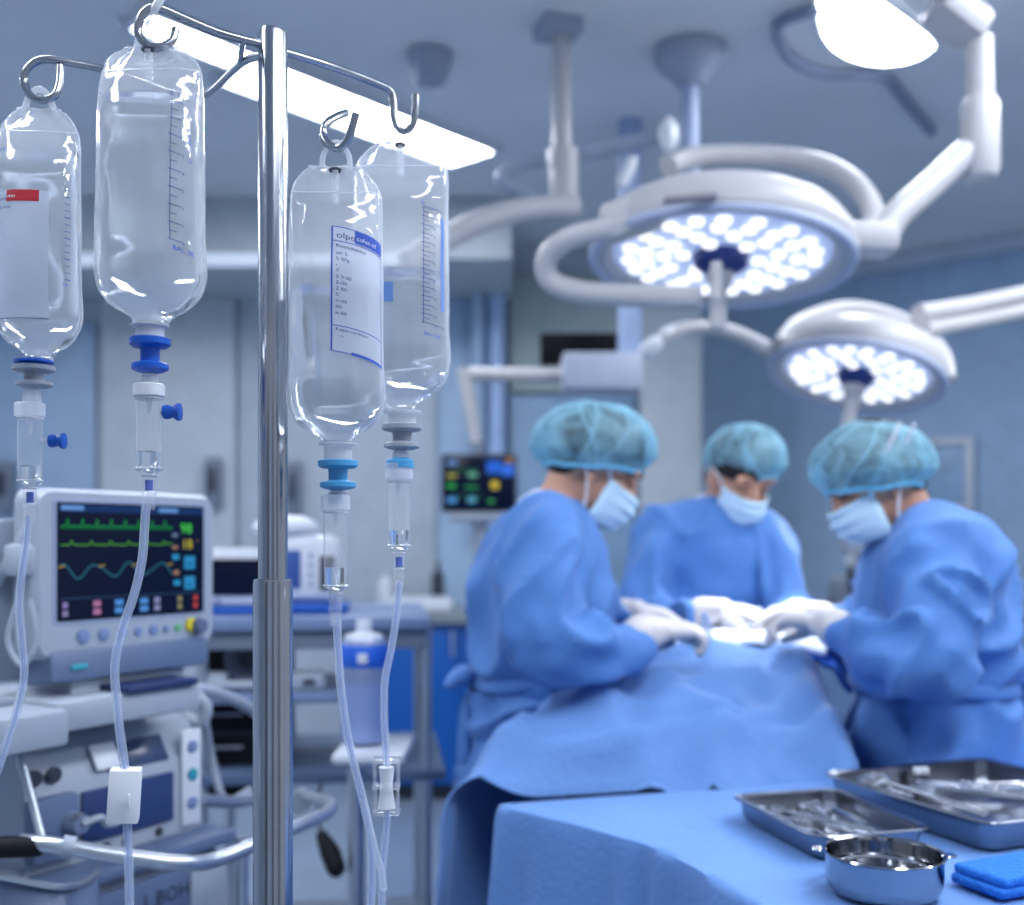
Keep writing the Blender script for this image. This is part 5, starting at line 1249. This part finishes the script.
def scissors(label, loc, rz, L=.15, ring=.013, opening=.06, group=None, tilt=0, rx=0):
    """hinged ring-handled instrument lying flat; loc is the hinge"""
    t = thing('surgical_clamp', label, 'surgical instrument', loc, 0, group); t.rotation_euler = (rx, tilt, rz)
    for s_ in (-1, 1):
        m = MB(); a = opening*s_
        R_ = Matrix.Rotation(a, 4, 'Z')
        c = R_ @ V((-L*.58, 0, .0015*s_)); o2 = V((0, ring*.9*s_, 0))
        m.tube([R_ @ V((L*.36, 0, .0015*s_)), R_ @ V((L*.15, .001*s_, .0015*s_)), V((0, 0, .0015*s_)), R_ @ V((-L*.3, .002*s_, .0015*s_)), c+V((ring*.9, ring*.3*s_, 0))], [.0014, .0034, .0046, .0034, .0030], 8, 5)
        m.tube([c+V((ring*math.cos(q), ring*.85*math.sin(q), 0))+V((0, ring*.75*s_, 0)) for q in [2*math.pi*k/18 for k in range(18)]], .0032, 8, 0, closed=True)
        obj('shank', m, inst_m, t, local=True)
    obj('pivot', MB().lathe([(.0003, -.004), (.0036, -.004), (.0036, .004), (.0003, .004)], n=12), inst_m, t, local=True)
    return t
zb = ZT+.004+.010
def inp(c, rz, u, v, z=0): ca, sa = math.cos(rz), math.sin(rz); return (c[0]+u*ca-v*sa, c[1]+u*sa+v*ca, zb+z)
c1, r1 = (.4765, 1.668), math.radians(15)
for i, (u, v, a, z_, lb) in enumerate((
    (-.045, .035, -78, .004, 'ring handled clamp lying along the left wall of the smaller tray'),
    (-.012, .020, -68, .008, 'second clamp from the left in the smaller tray'),
    (.020, .045, -105, .006, 'clamp with its rings near the far rim of the smaller tray'),
    (.048, .010, -92, .010, 'clamp along the right wall of the smaller tray'),
    (.005, -.045, -60, .014, 'clamp on top of the heap near the front of the smaller tray'),
    (-.040, -.045, 95, .004, 'clamp with rings toward the front left of the smaller tray'))):
    scissors(lb, inp(c1, r1, u, v, z_), r1+math.radians(a), .125, .012, .05, 'clamps in the smaller tray')
t = thing('retractor', 'flat steel retractor bar along the front of the smaller tray', 'surgical instrument', inp(c1, r1, 0, -.09, .012), r1)
obj('bar', MB().box((0, 0, .0), (.15, .012, .003), 0, .001), inst_m, t, local=True); obj('lip', MB().box((-.07, 0, .006), (.003, .012, .012), 0, .001), inst_m, t, local=True)
c2, r2 = (.770, 1.795), math.radians(22)
scissors('long pair of scissors leaning from the larger tray\'s near rim, rings at the left', (.664, 1.704, .997), math.radians(-62), .235, .019, .04, None, 0.05)
for (u, v, a, L, lb) in ((.05, .03, -48, .18, 'ornate clamp pointing to the front of the larger tray'), (.075, .09, -35, .15, 'clamp lying near the right rim of the larger tray'), (.02, .11, -15, .15, 'dark looking clamp at the back of the larger tray'), (.10, -.02, -70, .14, 'clamp half out of view at the right of the larger tray'), (.12, .05, -20, .14, 'topmost clamp of the heap on the right of the larger tray')):
    scissors(lb, inp(c2, r2, u, v, .006+.004*(u*20 % 3)), r2+math.radians(a), L, .014, .06, 'clamps in the larger tray')
p = W(921, 790, 1.94); t = thing('vial_pair', 'pair of tiny white capped vials standing in the larger tray', 'vials', (p.x, p.y, zb-.006))
for s_ in (-1, 1):
    v_ = obj('vial', MB().lathe([(.0003, 0), (.0055, 0), (.006, .002), (.006, .028), (.004, .032), (.0003, .032)], (s_*.0068, 0, 0), 16), dgrey, t, local=True)
    obj('cap', MB().lathe([(.0003, .030), (.0062, .030), (.0072, .034), (.006, .041), (.0003, .042)], (s_*.0068, 0, 0), 16), white_m, v_, local=True)
# bowl
p = W(883, 893, 1.40)
t = thing('steel_bowl', 'round polished steel bowl with two small ears, in front of the trays', 'bowl', (.4715, 1.395, ZT+.002))
obj('basin', MB().lathe([(.0005, .0), (.055, .0), (.064, .003), (.0695, .010), (.0715, .02), (.0725, .048), (.0745, .051), (.0760, .0525), (.0745, .054), (.0715, .0525), (.0705, .048), (.0695, .022), (.066, .010), (.055, .004), (.0005, .003)], n=56), mat('bowl_steel', (165, 168, 174), .10, metal=1, var=.02), t, local=True)
obj('inner_ring', MB().tube([(.058*math.cos(a), .058*math.sin(a), .030) for a in [2*math.pi*k/40 for k in range(40)]], .0022, 8, 0, closed=True), chrome, t, local=True)
for a in (math.radians(165), math.radians(-8)):
    obj('ear', MB().lathe([(.0003, -.0015), (.009, -.0015), (.010, 0), (.009, .0015), (.0003, .0015)], (.079*math.cos(a), .079*math.sin(a), .051), 16), chrome, t, local=True)
# folded blue towel at the right edge
b = MB()
for k in range(2):
    b.box((.003*k, .001*k, .008+.0125*k), (.15-.004*k, .085-.002*k, .014), .02*k, .006, seg=4)
t = tag(obj('folded_towel', MB().add([tuple(Matrix.Translation((.655, 1.425, ZT+.003)) @ Matrix.Rotation(.42, 4, 'Z') @ V(v)) for v in b.v], b.f), mat('towel_bright_blue', (28, 112, 208), .8, bump=.5, bs=120)), 'folded bright blue towel at the right edge beside the steel bowl', 'towel')
